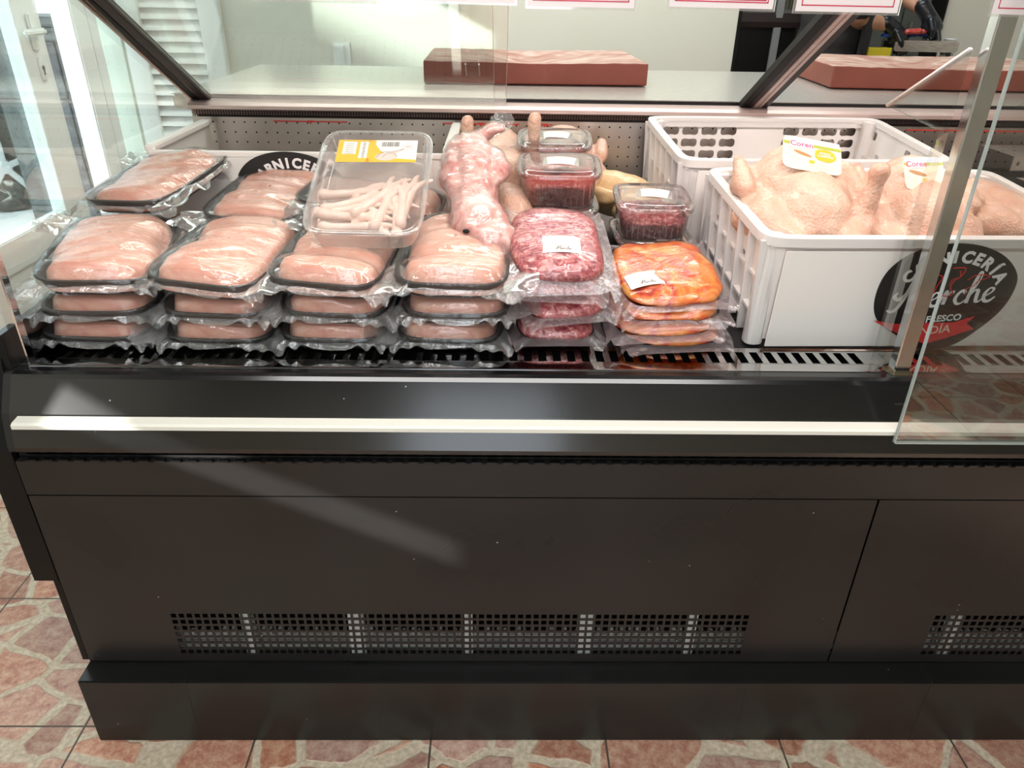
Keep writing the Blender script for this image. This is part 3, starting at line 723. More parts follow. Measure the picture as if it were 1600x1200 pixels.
# ------------------------------------------------------------ rear worktop and cutting boards
wt = thing('rear_worktop', 'stainless steel worktop running behind the counter under the red-brown boards', 'worktop', (.7, 1.5, 0))
obj('top', box(-1.62, 2.2, -.37, .48, 1.10, 1.139, bev=.006), M_worktop, wt)
obj('base_cabinet', box(-1.60, 2.18, -.30, .44, .08, 1.10), M_steel, wt)
obj('front_rim', box(-1.62, 2.2, -.37, -.095, 1.139, 1.1415, bev=.001), M_worktop, wt)
def board(name, w_, d_, h_, loc, rz, label, seed):
    bm = bmesh.new(); n, m = 48, 30
    random.seed(seed)
    lim = lambda x, y: min(1, min(w_ / 2 - abs(x), d_ / 2 - abs(y)) / .02)
    top = [[None] * (m + 1) for _ in range(n + 1)]
    for i in range(n + 1):
        for j in range(m + 1):
            x, y = -w_ / 2 + w_ * i / n, -d_ / 2 + d_ * j / m
            e = max(0, min(1, (w_ / 2 - abs(x)) / (w_ * .45))) * max(0, min(1, (d_ / 2 - abs(y)) / (d_ * .35) + .35))
            zz = h_ - .026 * e * e * (1.2 + noise.noise(Vector((x * 4, y * 4, seed)))) + .0015 * noise.noise(Vector((x * 30, y * 30, seed)))
            top[i][j] = bm.verts.new((x, y, zz))
    for i in range(n):
        for j in range(m): bm.faces.new((top[i][j], top[i + 1][j], top[i + 1][j + 1], top[i][j + 1]))
    ring = [top[i][0] for i in range(n + 1)] + [top[n][j] for j in range(1, m + 1)] + [top[i][m] for i in range(n - 1, -1, -1)] + [top[0][j] for j in range(m - 1, 0, -1)]
    low = [bm.verts.new((v.co.x, v.co.y, 0)) for v in ring]
    k = len(ring)
    for i in range(k): bm.faces.new((ring[i], low[i], low[(i + 1) % k], ring[(i + 1) % k]))
    bm.faces.new(low[::-1])
    bmesh.ops.recalc_face_normals(bm, faces=bm.faces)
    for f in bm.faces: f.material_index = 1 if f.normal.z > .5 else 0
    o = obj(name, bm, (M_board, M_boardtop), None, loc=loc, rot=(0, 0, rz))
    b = o.modifiers.new('b', 'BEVEL'); b.width = .004; b.segments = 2; b.limit_method = 'ANGLE'; b.angle_limit = R(50)
    tag(o, label, 'cutting board')
    return o
board('cutting_board', .71, .50, .066, (.105, 1.695, 1.142), R(1.0), 'thick worn red-brown cutting block behind the left bay, below the price cards', 1)
board('cutting_board', .80, .50, .066, (1.475, 1.70, 1.142), R(-3.0), 'thick worn red-brown cutting block behind the right bay, in front of the gloved worker', 5)

# ------------------------------------------------------------ crates
def oblong(n=16, a=.40, b=.33, waist=.10):
    out = []
    for i in range(n):
        t = 2 * PI * i / n
        c, s = math.cos(t), math.sin(t)
        x = a * math.copysign(abs(c) ** .55, c); y = b * math.copysign(abs(s) ** .6, s)
        y *= 1 - waist * 2 * math.exp(-(x / .14) ** 2)
        out.append((.5 + x, .5 + y))
    return out
def emblem(t, cx, cz):
    out = [(-.125, -.003), (-.128, .041), (-.115, .077), (-.082, .105), (-.029, .120), (.030, .117), (.082, .097), (.118, .062), (.124, .025), (.113, -.014), (.084, -.053), (.055, -.080), (.022, -.091), (-.016, -.088), (-.066, -.061), (-.106, -.035)]
    # smooth
    pts = []
    n = len(out)
    for i in range(n):
        p0, p1, p2, p3 = [Vector(out[(i + q) % n]) for q in (-1, 0, 1, 2)]
        for k in range(5):
            tt = k / 5
            pts.append(.5 * ((2 * p1) + (p2 - p0) * tt + (2 * p0 - 5 * p1 + 4 * p2 - p3) * tt * tt + (3 * p1 - p0 - 3 * p2 + p3) * tt ** 3))
    k_ = 1.0
    eb_ = bmesh.new(); poly_prism([(cx + p.x * k_, cz + p.y * k_) for p in pts], 'y', -.0090, -.0076, eb_)
    em = obj('emblem', eb_, M_logo_black, t)
    T = Matrix.Translation((cx, -.0094, cz)) @ XZ
    wl = bmesh.new()
    word = 'CARNICERÍA'
    for i, chx in enumerate(word):
        a = R(142 - i * 11.6)
        rr = .099
        g = text_bm(chx, .030, bold=.0014)
        M = Matrix.Translation((math.cos(a) * rr * 1.06 + .004, math.sin(a) * rr * 1.0 - .004, 0)) @ Matrix.Rotation(a - PI / 2, 4, 'Z')
        bmesh.ops.transform(g, matrix=M, verts=g.verts); merge(wl, g)
    g = script_word(.0265, 0, 1.0); merge(wl, g, Matrix.Translation((-.088, -.008, 0)) @ Matrix.Rotation(R(6), 4, 'Z'))
    g = text_bm('100% FRESCO', .0185, bold=.0005); merge(wl, g, Matrix.Translation((-.010, -.028, 0)) @ Matrix.Rotation(R(5), 4, 'Z'))
    bmesh.ops.transform(wl, matrix=T, verts=wl.verts)
    obj('lettering', wl, M_logo_white, em)
    rb = bmesh.new()
    def rib(p, z_): rb.faces.new([rb.verts.new((a, b, z_)) for a, b in p])
    rib([(-.118, -.030), (-.075, -.037), (.035, -.034), (.072, -.020), (.060, -.036), (.078, -.048), (.030, -.068), (-.005, -.080), (-.055, -.062), (-.085, -.048)][::1], 0)
    # two red outline animals: hen and cow line drawings
    stroke(rb, [(-.005, .075), (.018, .075), (.016, .060), (.006, .050), (.004, .036), (.012, .026), (.004, .020), (-.012, .022)], [.0022] * 8, .0002)
    stroke(rb, [(.010, .070), (.014, .058), (.002, .052), (.000, .040)], [.0018] * 4, .0002)
    stroke(rb, [(.030, .052), (.045, .062), (.068, .060), (.060, .054), (.050, .050), (.044, .040), (.034, .034), (.036, .022)], [.0018] * 8, .0002)
    stroke(rb, [(-.060, .050), (-.040, .062), (-.018, .058), (-.022, .040), (-.024, .024)], [.0018] * 5, .0002)
    bmesh.ops.transform(rb, matrix=T, verts=rb.verts)
    obj('ribbon', rb, M_logo_red, em)
    g = text_bm('GANDÍA', .0235, bold=.0002); bmesh.ops.transform(g, matrix=Matrix.Translation((cx, -.0098, cz)) @ XZ @ Matrix.Translation((-.012, -.052, 0)) @ Matrix.Rotation(R(6), 4, 'Z'), verts=g.verts)
    obj('ribbon_lettering', g, M_cream, em)

def crate(label, loc, rz, W=.62, D=.395, H=.215, group=None, sticker=True, pitchx=R(4.6), logo=True, logox=.26):
    t = thing('plastic_crate', label, 'crate', loc, (0, 0, 0), group)
    t.rotation_euler = (Matrix.Rotation(rz, 3, 'Z') @ Matrix.Rotation(pitchx, 3, 'X')).to_euler()
    bm = bmesh.new()
    # floor with slots
    holes_panel(bm, -W / 2 + .03, W / 2 - .03, .02, D - .02, 14, 8, rect_hole(.5, .7), lambda u, v: Vector((u, v, .006)))
    w0, w1 = W / 2 - .022, W / 2 - .006
    # side walls (left / right): lattice of ribs outside a thin pierced skin
    for sx in (-1, 1):
        holes_panel(bm, .02, D - .02, .01, H - .012, 8, 4, oblong(12, .3, .22, 0), lambda u, v, sx=sx: Vector((sx * (w0 + (w1 - w0) * v / H), u, v)), skip=lambda i, j: (i * 3 + j * 5) % 4 != 0)
        for k in range(7):
            y = .012 + (D - .024) * k / 6
            poly_prism([(sx * w0, .0), (sx * (w0 + .016), .0), (sx * (w1 + .013), H - .01), (sx * w1, H - .01)], 'y', y - .0022, y + .0022, bm)
        for zz in (.06, .125):
            bx(bm, sx * (w0 + .006) - .010, sx * (w0 + .006) + .010, .01, D - .01, zz - .0022, zz + .0022)
    # back and front walls: rows of waisted holes in two groups
    for yy, dy in ((D - .010, 1), (.010, -1)):
        mkw = lambda u, v: Vector((u, yy + dy * .008 * v / H, v))
        for a, b, nh in ((-W / 2 + .04, -W / 2 + .25, 4), (-W / 2 + .25, -W / 2 + .37, 0), (-W / 2 + .37, W / 2 - .04, 4), (-W / 2 + .02, -W / 2 + .04, 0), (W / 2 - .04, W / 2 - .02, 0)):
            if nh: holes_panel(bm, a, b, .01, H - .02, nh, 6, oblong(16, .42, .38, .10), mkw)
            else: quad(bm, [mkw(a, .01), mkw(b, .01), mkw(b, H - .02), mkw(a, H - .02)])
        bx(bm, -W / 2 + .01, W / 2 - .01, yy - .002, yy + dy * .008 + .002, H - .022, H - .008)
        pass
    # rounded corners and rolled rim
    for sx in (-1, 1):
        for yc in (.022, D - .022):
            loft(bm, [[Vector((sx * (w0 + .002) + p.x, yc + p.y, zz)) for p in superloop(.034, .034, 16, 2.6)] for zz in (0, H - .004)])
    outer = superloop(W + .012, D + .012, 64, 14, 0); inner = superloop(W - .022, D - .022, 64, 14, 0)
    prof_ = [(inner, H - .012), (inner, H), (outer, H), (outer, H - .016)]
    L = [[bm.verts.new((p.x, p.y + D / 2, zz)) for p in lp_] for lp_, zz in prof_]
    for a, b in zip(L, L[1:]):
        for i in range(64): bm.faces.new((a[i], a[(i + 1) % 64], b[(i + 1) % 64], b[i]))
    o = obj('crate_body', bm, M_crate, t)
    solidify(o, .0022, 0)
    if sticker:
        s = obj('front_sheet', box(-W / 2 + .035, W / 2 + .002, -.0075, -.0045, .002, H - .022, bev=.001), M_sticker, t)
        if logo: emblem(t, logox, H * .41)
    return t
cr1 = crate('white crate with round black emblem, front right, holding the tagged whole chickens', (.772, .187, .833), R(1.5), logox=.035)
cr2 = crate('white crate with waisted holes standing behind the chicken crate at the right', (.715, .630, .872), R(2.0), logo=False)
pt_ = thing('display_partition', 'white upright panels with round black emblem fencing the back left of the case', 'partition', (-.455, .640, deckz(.64)))
dv = bmesh.new(); bx(dv, -.335, .335, 0, .006, 0, .212, .002); bx(dv, -.337, .337, -.003, .012, .206, .218, .002)
obj('front_board', dv, M_sticker, pt_)
for sx, nm in ((-1, 'side_board'), (1, 'side_board')):
    sb = bmesh.new(); bx(sb, sx * .335 - .003, sx * .335 + .003, .006, .38, .03, .215 + .0, .001); bx(sb, sx * .335 - .012, sx * .335 + .012, .006, .38, .212, .228, .003)
    obj(nm, sb, M_crate, pt_)
obj('printed_sheet', box(-.30, .30, -.0074, -.0001, .004, .204), M_sticker, pt_)
emblem(pt_, -.02, .100)

# ------------------------------------------------------------ packed chicken breast trays
def in_super(x, y, w_, l_, p=5.0): return (abs(2 * x / w_) ** p + abs(2 * y / l_) ** p)
def breast_height(x, y, w_, l_, lobes, peak):
    """several fillets lying side by side: union of flat ellipsoids"""
    r = in_super(x, y, w_, l_) ** .5
    h = 0
    for (cx, cy, a, b, ang, hh) in lobes:
        dx, dy = x - cx, y - cy
        u = (dx * math.cos(ang) + dy * math.sin(ang)) / a; v = (-dx * math.sin(ang) + dy * math.cos(ang)) / b
        q = abs(u) ** 2.6 + abs(v) ** 2.2
        if q < 1: h = max(h, hh * (1 - q) ** .40)
    edge = max(0.0, 1 - r) ** .26
    return min(peak * 1.0, h) * min(1.0, edge * 1.40)
def make_tray_pack(seed, label, loc, rot, w_=.205, l_=.31, peak=.045, flap=.030, style=0, group='packed chicken breast trays', flat_=False, TH=.034, sheets=((-1, 1), (1, -1))):
    rnd = random.Random(seed)
    root = thing('chicken_breast_tray', label, 'meat tray', loc, rot, group)
    bm = bmesh.new()
    loft(bm, [superloop(w_ - .036, l_ - .036, 56, 5, 0), superloop(w_ - .030, l_ - .030, 56, 5, .001), superloop(w_ - .004, l_ - .004, 56, 5, TH - .003),
              superloop(w_ + .002, l_ + .002, 56, 5, TH - .002), superloop(w_ + .002, l_ + .002, 56, 5, TH), superloop(w_ - .008, l_ - .008, 56, 5, TH),
              superloop(w_ - .034, l_ - .034, 56, 5, .004)])
    obj('tray', bm, M_tray, root, True)
    lobes = []
    if style == 0:
        lobes.append((rnd.uniform(-.004, .004), -l_ * .325, w_ * .50, l_ * .150, R(rnd.uniform(-6, 4)), peak * .96))
        for yy in (-.13, .06, .24, .36): lobes.append((rnd.uniform(-.02, .02), l_ * yy, w_ * rnd.uniform(.44, .50), l_ * rnd.uniform(.145, .19), R(rnd.uniform(-24, 24)), peak * rnd.uniform(.86, 1.06)))
    else:
        for yy in (-.34, -.18, -.02, .15, .32): lobes.append((rnd.uniform(-.015, .015), l_ * yy, w_ * rnd.uniform(.46, .54), l_ * rnd.uniform(.135, .165), R(rnd.uniform(14, 34)), peak * rnd.uniform(.84, 1.06)))
    lobes.append((w_ * rnd.uniform(-.1, .1), l_ * .02, w_ * .40, l_ * .42, 0, peak * .80))
    W2, L2 = w_ - .020, l_ - .026
    OX, OY = (.004, -.007) if not flat_ else (0, 0)
    def H(x, y):
        x, y = x - OX, y - OY
        n = noise.noise(Vector((x * 22 + seed, y * 22, 1.7))) * .0030 + noise.noise(Vector((x * 60, y * 60, seed))) * .0011
        return TH * .40 + breast_height(x, y, W2, L2, lobes, peak) + n * min(1, max(0, 1.1 - in_super(x, y, W2, L2)))
    bm = bmesh.new()
    NR, NT = 26, 88
    rings = []
    for i in range(NR + 1):
        s = (i / NR)
        base = superloop(W2 * s, L2 * s, NT, 2 + 3 * s, 0)
        ring = []
        for p in base:
            ring.append(bm.verts.new((p.x + OX, p.y + OY, H(p.x + OX, p.y + OY) if i < NR else .010)))
        rings.append(ring)
    for a, b in zip(rings[1:], rings[2:]):
        for k in range(NT): bm.faces.new((a[k], b[k], b[(k + 1) % NT], a[(k + 1) % NT]))
    c = bm.verts.new((0, 0, H(0, 0)))
    for k in range(NT): bm.faces.new((c, rings[1][k], rings[1][(k + 1) % NT]))
    for v in rings[0]: bm.verts.remove(v)
    bmesh.ops.recalc_face_normals(bm, faces=bm.faces)
    obj('chicken_fillets', bm, M_breast, root, True)
    # film: tight skin over the meat, then a loose ruffled seam round the tray
    bm = bmesh.new()
    def film_h(x, y):
        s = 0
        for dx, dy in ((0, 0), (.010, 0), (-.010, 0), (0, .010), (0, -.010)): s = max(s, H(x + dx, y + dy) if in_super(x + dx - OX, y + dy - OY, W2, L2) < 1 else TH)
        return max(s, TH) + .0022
    rings = []; NR = 18
    for i in range(1, NR + 1):
        s = i / NR * 1.03
        base = superloop(w_ * s, l_ * s, NT, 2 + 3 * min(1, s), 0)
        rings.append([bm.verts.new((p.x, p.y, film_h(p.x, p.y) if s < .98 else TH + .0015)) for p in base])
    c = bm.verts.new((0, 0, film_h(0, 0)))
    fl = []
    for a, b in zip(rings, rings[1:]):
        for k in range(NT): fl.append(bm.faces.new((a[k], b[k], b[(k + 1) % NT], a[(k + 1) % NT])))
    for k in range(NT): bm.faces.new((c, rings[0][k], rings[0][(k + 1) % NT]))
    # down the side
    side = superloop(w_ + .003, l_ + .003, NT, 5, 0)
    mid = [bm.verts.new((p.x * .985, p.y * .985, TH * .55 + .003 * noise.noise(Vector((p.x * 40, p.y * 40, seed))))) for p in side]
    prev = rings[-1]
    for k in range(NT): bm.faces.new((prev[k], mid[k], mid[(k + 1) % NT], prev[(k + 1) % NT]))
    bot = [bm.verts.new((p.x * .90, p.y * .93, .001)) for p in side]
    for k in range(NT): bm.faces.new((mid[k], bot[k], bot[(k + 1) % NT], mid[(k + 1) % NT]))
    obj('stretch_film', bm, M_film, root, True)
    bm = bmesh.new()
    N2 = 176
    side = superloop(w_ + .004, l_ + .004, N2, 5, 0)
    P_ = []
    for j, (off, dz) in enumerate(((0, 0), (.35, .002), (.7, -.001), (1.0, -.006))):
        row = []
        for k, p in enumerate(side):
            t = 2 * PI * k / N2
            corner = abs(math.sin(2 * t)) ** 3
            ext = flap * (.10 + .30 * noise.noise(Vector((math.cos(t) * 2.3, math.sin(t) * 2.3, seed * 3.1))) + .80 * corner * (.4 + .6 * (.5 + .5 * math.sin(t + seed))))
            ext = max(ext, .004)
            dirv = Vector((p.x, p.y * .6, 0)).normalized()
            ruff = .004 * off * math.sin(t * 23 + seed + off * 3) + .010 * off * noise.noise(Vector((math.cos(t) * 5, math.sin(t) * 5, seed + off)))
            zz = TH * .72 + dz + ruff - .010 * off * corner
            row.append(bm.verts.new((p.x + dirv.x * ext * off, p.y + dirv.y * ext * off, max(zz, .001))))
        P_.append(row)
    for a, b in zip(P_, P_[1:]):
        for k in range(N2): bm.faces.new((a[k], b[k], b[(k + 1) % N2], a[(k + 1) % N2]))
    obj('film_seam', bm, M_flap, root, True)
    for q, (sx, sy) in enumerate(sheets):
        bm = bmesh.new(); n = 14; G = []
        for i in range(n + 1):
            row = []
            for j in range(n + 1):
                u, v = i / n, j / n
                x = sx * (w_ / 2 - .010 + u * .062); y = sy * (l_ / 2 - .095 + v * .115 - .03 * u * v)
                z_ = TH * .9 + u * .012 * rnd.uniform(.9, 1.1) + .022 * u * noise.noise(Vector((u * 2.2, v * 3.0, seed + q * 7))) + .006 * u * math.sin(v * 9 + seed) - .010 * u * v
                row.append(bm.verts.new((x, y + .010 * u * math.sin(v * 5 + q), max(z_, .002))))
            G.append(row)
        for i in range(n):
            for j in range(n): bm.faces.new((G[i][j], G[i + 1][j], G[i + 1][j + 1], G[i][j + 1]))
        obj('film_corner', bm, M_sheet, root, True)
    return root
def dup(src, loc, rot, label):
    c = copy_tree(src); c.location = loc; c.rotation_euler = rot; c['label'] = label
    return c
cols = {  # front stacks: x, y, yaw of (top, middle, bottom), roll of the top one
    'leftmost': (-.728, .288, (11, 3, 0), (0, 3), 1),
    'second from left': (-.512, .285, (-6, -1, 1), (-1, 4), 1),
    'third from left': (-.298, .290, (-5, -2, 0), (-2, 3), 0),
    'fourth from left': (-.090, .292, (0, 1, -2), (0, 1), 0)}
low_proto = None
for ci, (nm, (cx, cy, yaws, rl, st)) in enumerate(cols.items()):
    base = deckz(cy) + .004
    for lv, (dz, yw) in enumerate(((.004, yaws[2]), (.055, yaws[1]), (.107, yaws[0]))):
        word_ = ('bottom', 'middle', 'top')[lv]
        lab = 'film-wrapped black tray of pale chicken fillets, %s of the %s front stack' % (word_, nm)
        jx = (-.004, .006, 0)[lv] + (.004 if ci % 2 else -.003)
        loc = (cx + jx, cy - (.004, .008, .012)[lv] + .004, base + dz)
        rot = (R(4.6), R(rl[1]) * (1 if lv == 2 else .3), R(yw))
        if lv == 2: make_tray_pack(11 + ci, lab, loc, rot, peak=.050, style=st, flap=.052)
        elif low_proto is None: low_proto = make_tray_pack(31, lab, loc, rot, peak=.040, style=0, w_=.200, flap=.044, flat_=True, TH=.028, sheets=((1, -1),))
        elif lv == 1 and ci == 0: mid_proto = make_tray_pack(33, lab, loc, rot, peak=.040, style=1, w_=.200, flap=.044, flat_=True, TH=.028, sheets=((-1, -1),))
        else: dup(low_proto if (ci + lv) % 2 == 0 else mid_proto, loc, rot, lab)
# second row
make_tray_pack(41, 'tilted film-wrapped tray of chicken fillets lying on the back of the leftmost stack', (-.735, .560, 1.018), (R(9), R(-3), R(-14)), peak=.038, style=1, flap=.045, l_=.29)
make_tray_pack(42, 'film-wrapped tray of chicken fillets behind the second stack, left of the tray of feet', (-.500, .545, .985), (R(7), R(2), R(-8)), peak=.038, style=0, flap=.045, l_=.29)
make_tray_pack(43, 'film-wrapped tray of chicken fillets lying crosswise underneath the clear tray of feet', (-.275, .515, .985), (R(6), R(0), R(88)), peak=.040, style=0, flap=.035, l_=.30)
for (x_, y_, z_, rz_, nm) in ((-.735, .57, .925, 2, 'lower film-wrapped chicken tray under the tilted one at the far left'), (-.535, .57, .905, -3, 'lower film-wrapped chicken tray behind the second front stack'), (-.31, .565, .915, 1, 'lower film-wrapped chicken tray under the crosswise tray'), (-.10, .58, .905, 2, 'lower film-wrapped chicken tray behind the fourth front stack')):
    dup(low_proto, (x_, y_, z_ - .038 if x_ < -.6 else z_), (R(5), 0, R(rz_)), nm)

# ------------------------------------------------------------ clear tray with chicken feet
bxr = thing('feet_tray', 'clear tray of pale chicken feet with a yellow-white label, tilted on the meat trays', 'tray', (-.240, .330, 1.062), (R(25), R(0), R(-1)))
BW, BL, BH = .215, .300, .045
def tilt_loop(w_, l_, z_, p=7): return superloop(w_, l_, 64, p, z_)
bm = bmesh.new()
loft(bm, [tilt_loop(BW - .035, BL - .035, 0), tilt_loop(BW - .028, BL - .028, .002), tilt_loop(BW - .014, BL - .014, BH - .006), tilt_loop(BW - .002, BL - .002, BH - .004), tilt_loop(BW, BL, BH), tilt_loop(BW - .016, BL - .016, BH), ], close1=False)
obj('tray', bm, M_box, bxr, True)
bm = bmesh.new()
loft(bm, [tilt_loop(BW + .001, BL + .001, BH + .0005), tilt_loop(BW - .008, BL - .008, BH + .0035), tilt_loop(BW - .018, BL - .018, BH + .001), tilt_loop(BW - .024, BL - .024, BH + .0005)], close0=False)
obj('lid', bm, M_box, bxr, True)
lab_ = bmesh.new()
lw, ll = .152, .068
def flat(bmx, x0, x1, y0, y1, z_): quad(bmx, [(x0, y0, z_), (x1, y0, z_), (x1, y1, z_), (x0, y1, z_)])
bx(lab_, -lw / 2, lw / 2, -ll / 2, ll / 2, 0, .0004)
lb = obj('label', lab_, M_label, bxr, loc=(.002, .082, BH + .0022), rot=(0, 0, R(1)))
yb = bmesh.new()
flat(yb, -lw / 2, -.066, -ll / 2, ll / 2, .0008); flat(yb, -.066, -.012, -ll / 2, -.022, .0008); flat(yb, -.066, -.012, .029, ll / 2, .0008); flat(yb, -.040, -.034, -.022, .029, .0008); flat(yb, -.018, -.004, -ll / 2, ll / 2, .0008)
flat(yb, -.066, -.040, -.022, -.010, .0008)
yb.faces.new([yb.verts.new(p) for p in ((-.004, -ll / 2, .0008), (lw / 2, -ll / 2, .0008), (lw / 2, -.026, .0008), (.03, -.022, .0008), (.006, .002, .0008), (-.004, .02, .0008))])
obj('label_print', yb, M_yellow, lb)
ib = bmesh.new()
x = .008
rnd = random.Random(5)
while x < .042:
    wd = rnd.uniform(.0006, .0022); flat(ib, x, x + wd, .014, .028, .0009); x += wd + rnd.uniform(.0006, .0014)
for i in range(6): flat(ib, -.062, -.045, .022 - i * .006, .0228 - i * .006, .0009)
g = text_bm('PATAS POLLO', .0075); merge(ib, g, Matrix.Translation((-.026, .002, .0009)) @ Matrix.Rotation(-PI / 2, 4, 'Z'))
stroke(ib, [(0, -.02), (.012, -.004), (.03, -.002), (.05, .006)], [.0012] * 4, .0010)
stroke(ib, [(.012, -.02), (.02, -.008), (.034, -.008), (.04, -.02)], [.001] * 4, .0010)
obj('label_ink', ib, M_ink, lb)
db = bmesh.new()
for pc, a_, b_ in (((.018, -.018), .020, .012), ((.024, -.020), .010, .007)):
    db.faces.new([db.verts.new((pc[0] + a_ * math.cos(t * PI / 8), pc[1] + b_ * math.sin(t * PI / 8), .00095 if a_ > .015 else .00105)) for t in range(16)])
stroke(db, [(.018, -.008), (.034, -.004), (.050, .006)], [.009, .006, .003], .00092)
obj('label_drawing', db, simple('label_drawing_tan', (.62, .50, .44), .5), lb)
bmr = bmesh.new(); stroke(bmr, [(.058 + .009 * math.cos(t * PI / 8), .014 + .011 * math.sin(t * PI / 8)) for t in range(17)], [.0007] * 17, .0009)
for q in range(5): flat(bmr, .054 + q * .002, .055 + q * .002, .010, .018, .0009)
obj('label_stamp', bmr, simple('label_stamp_pink', (.75, .35, .38), .5), lb)
def foot_mesh(seed):
    rnd = random.Random(seed); bm = bmesh.new()
    chain(bm, [(0, .055, .002, .0085), (0, .045, 0, .0072), (0, .012, 0, .0062), (0, 0, 0, .0078)])
    for a in (-26, 2, 28):
        L = rnd.uniform(.036, .046); a = R(a + rnd.uniform(-5, 5))
        d = Vector((math.sin(a), -math.cos(a), 0)); q = [Vector((0, -.002, 0)) + d * L * t + Vector((0, 0, z_)) for t, z_ in ((0, 0), (.35, .004), (.7, .001), (1, -.004))]
        chain(bm, [(*q[0], .0058), (*q[1], .0044), (*q[2], .0042), (*q[3], .0026)])
    chain(bm, [(0, .004, 0, .005), (rnd.choice((-1, 1)) * .012, .012, -.003, .0036), (rnd.choice((-1, 1)) * .016, .016, -.006, .0024)])
    return bm
ft0 = None
feet = [(-.030, .010, .016, 98, 0), (-.022, -.014, .019, 114, 0), (-.034, -.036, .016, 102, 0), (-.020, -.062, .018, 86, 0), (-.012, -.084, .015, 94, 0),
        (.020, -.002, .024, 140, 0), (.026, -.020, .022, 168, 0), (.058, -.012, .024, 182, 0), (.070, .000, .020, 172, 0), (.046, -.030, .016, 186, 0)]
bpy.context.view_layer.update()
MB_ = bxr.matrix_world.copy()
for i, (fx, fy, fz, fa, tl) in enumerate(feet):
    if i < 3:
        src = organic('chicken_paw', foot_mesh(60 + i), M_feet, None, .0016, 3)
        if i == 0: srcs = []
        srcs.append(src); f = src
    else:
        f = srcs[i % 3].copy(); COL.objects.link(f)
    f.matrix_world = MB_ @ Matrix.Translation((fx * .9 + .008, fy - .012, fz)) @ Matrix.Rotation(R(fa), 4, 'Z') @ Matrix.Scale(1.34, 4)
    tag(f, 'pale raw chicken foot lying in the heap inside the clear labelled tray', 'chicken foot', 'chicken feet in the clear tray')

# ------------------------------------------------------------ vacuum pouches
def make_pouch(name, label, loc, rot, w_, l_, h_, mat, seed, kind, flap=.022, lumps=0, cat='vacuum pouch', group=None):
    rnd = random.Random(seed)
    root = thing(name, label, cat, loc, rot, group)
    bm = bmesh.new(); NT, NV = 72, 18
    loops = []
    for i in range(NV + 1):
        t = -PI / 2 + PI * i / NV
        s = max(.02, math.cos(t) ** .55); zc = math.sin(t)
        lp = []
        for p in superloop(w_ * s, l_ * s, NT, 2.2 + 1.6 * s, 0):
            zz = h_ / 2 + h_ / 2 * (zc if zc > 0 else zc * .9)
            n = noise.noise(Vector((p.x * 14, p.y * 14, zz * 14 + seed))) * .006
            if lumps: n += (abs(noise.noise(Vector((p.x * 26 + seed, p.y * 26, zz * 20)))) - .2) * lumps
            q = Vector((p.x, p.y, zz)); d = Vector((p.x / w_, p.y / l_, (zz - h_ / 2) / h_ * 1.4)).normalized()
            q += d * n
            lp.append(q)
        loops.append(lp)
    loft(bm, loops)
    obj('contents', bm, mat, root, True)
    # clear skin just outside, sealed edge around
    bm = bmesh.new()
    loops2 = [[Vector((q.x * 1.012, q.y * 1.012, (q.z - h_ / 2) * 1.05 + h_ / 2 + .0008)) for q in lp] for lp in loops[1:-1]]
    loft(bm, loops2)
    obj('pouch', bm, M_film, root, True)
    bm = bmesh.new(); N2 = 144; P_ = []
    for j, off in enumerate((0, .4, .75, 1.0)):
        row = []
        sq = superloop(1, 1, N2, 2 + 3.5, 0); sq2 = superloop(1, 1, N2, 14, 0)
        for k in range(N2):
            t = 2 * PI * k / N2
            a = Vector((sq[k].x * w_ * .985, sq[k].y * l_ * .985, h_ * .45))
            b = Vector((sq2[k].x * (w_ + 2 * flap), sq2[k].y * (l_ + 2 * flap), h_ * .30 - .004))
            p = a.lerp(b, off)
            p.z += off * (.005 * math.sin(t * 9 + seed) + .012 * noise.noise(Vector((math.cos(t) * 2.4, math.sin(t) * 2.4, seed * 1.3))))
            p.z = max(p.z, .0015)
            row.append(bm.verts.new(p))
        P_.append(row)
    for a, b in zip(P_, P_[1:]):
        for k in range(N2): bm.faces.new((a[k], b[k], b[(k + 1) % N2], a[(k + 1) % N2]))
    obj('sealed_edge', bm, M_pouchflap, root, True)
    return root
def paper_label(root, loc, rot, w_=.060, l_=.036, surf=None, style='merche'):
    bm = bmesh.new(); n = 8
    for i in range(n):
        a, b = -w_ / 2 + w_ * i / n, -w_ / 2 + w_ * (i + 1) / n
        za, zb = -.004 * (2 * a / w_) ** 2, -.004 * (2 * b / w_) ** 2
        quad(bm, [(a, -l_ / 2, za), (b, -l_ / 2, zb), (b, l_ / 2, zb), (a, l_ / 2, za)])
    lb = obj('paper_label', bm, M_label, root, loc=loc, rot=rot)
    pm = bmesh.new()
    def bend(bmx):
        for v in bmx.verts: v.co.z += .0006 - .004 * (2 * v.co.x / w_) ** 2
    if style == 'merche':
        merge(pm, script_word(.0042, 0, 1.3), Matrix.Translation((-.011, -l_ * .34, 0)))
        g = text_bm('CARNICERIA', .0042); merge(pm, g, Matrix.Translation((0, -l_ * .12, 0)))
    o2 = None
    for (y, wd) in ((.40, .55), (.30, .35), (-.02, .8)):
        flat(pm, -w_ * wd / 2, w_ * wd / 2, y * l_, y * l_ + .0006, 0)
    bend(pm); pr = obj('label_print', pm, M_ink, lb)
    pm = bmesh.new()
    for y in (.18, .12, .05): flat(pm, -w_ * .42, w_ * .1, y * l_, y * l_ + .0007, 0)
    for a in ((-w_ * .44, w_ * .44, .22 * l_, .22 * l_ + .0004), (-w_ * .44, w_ * .44, .0 * l_, .0 * l_ + .0004)): flat(pm, *a, 0)
    bend(pm); obj('label_lines', pm, M_paleink, lb)
    return lb
mx_, my_ = .105, .292
mb = deckz(my_)
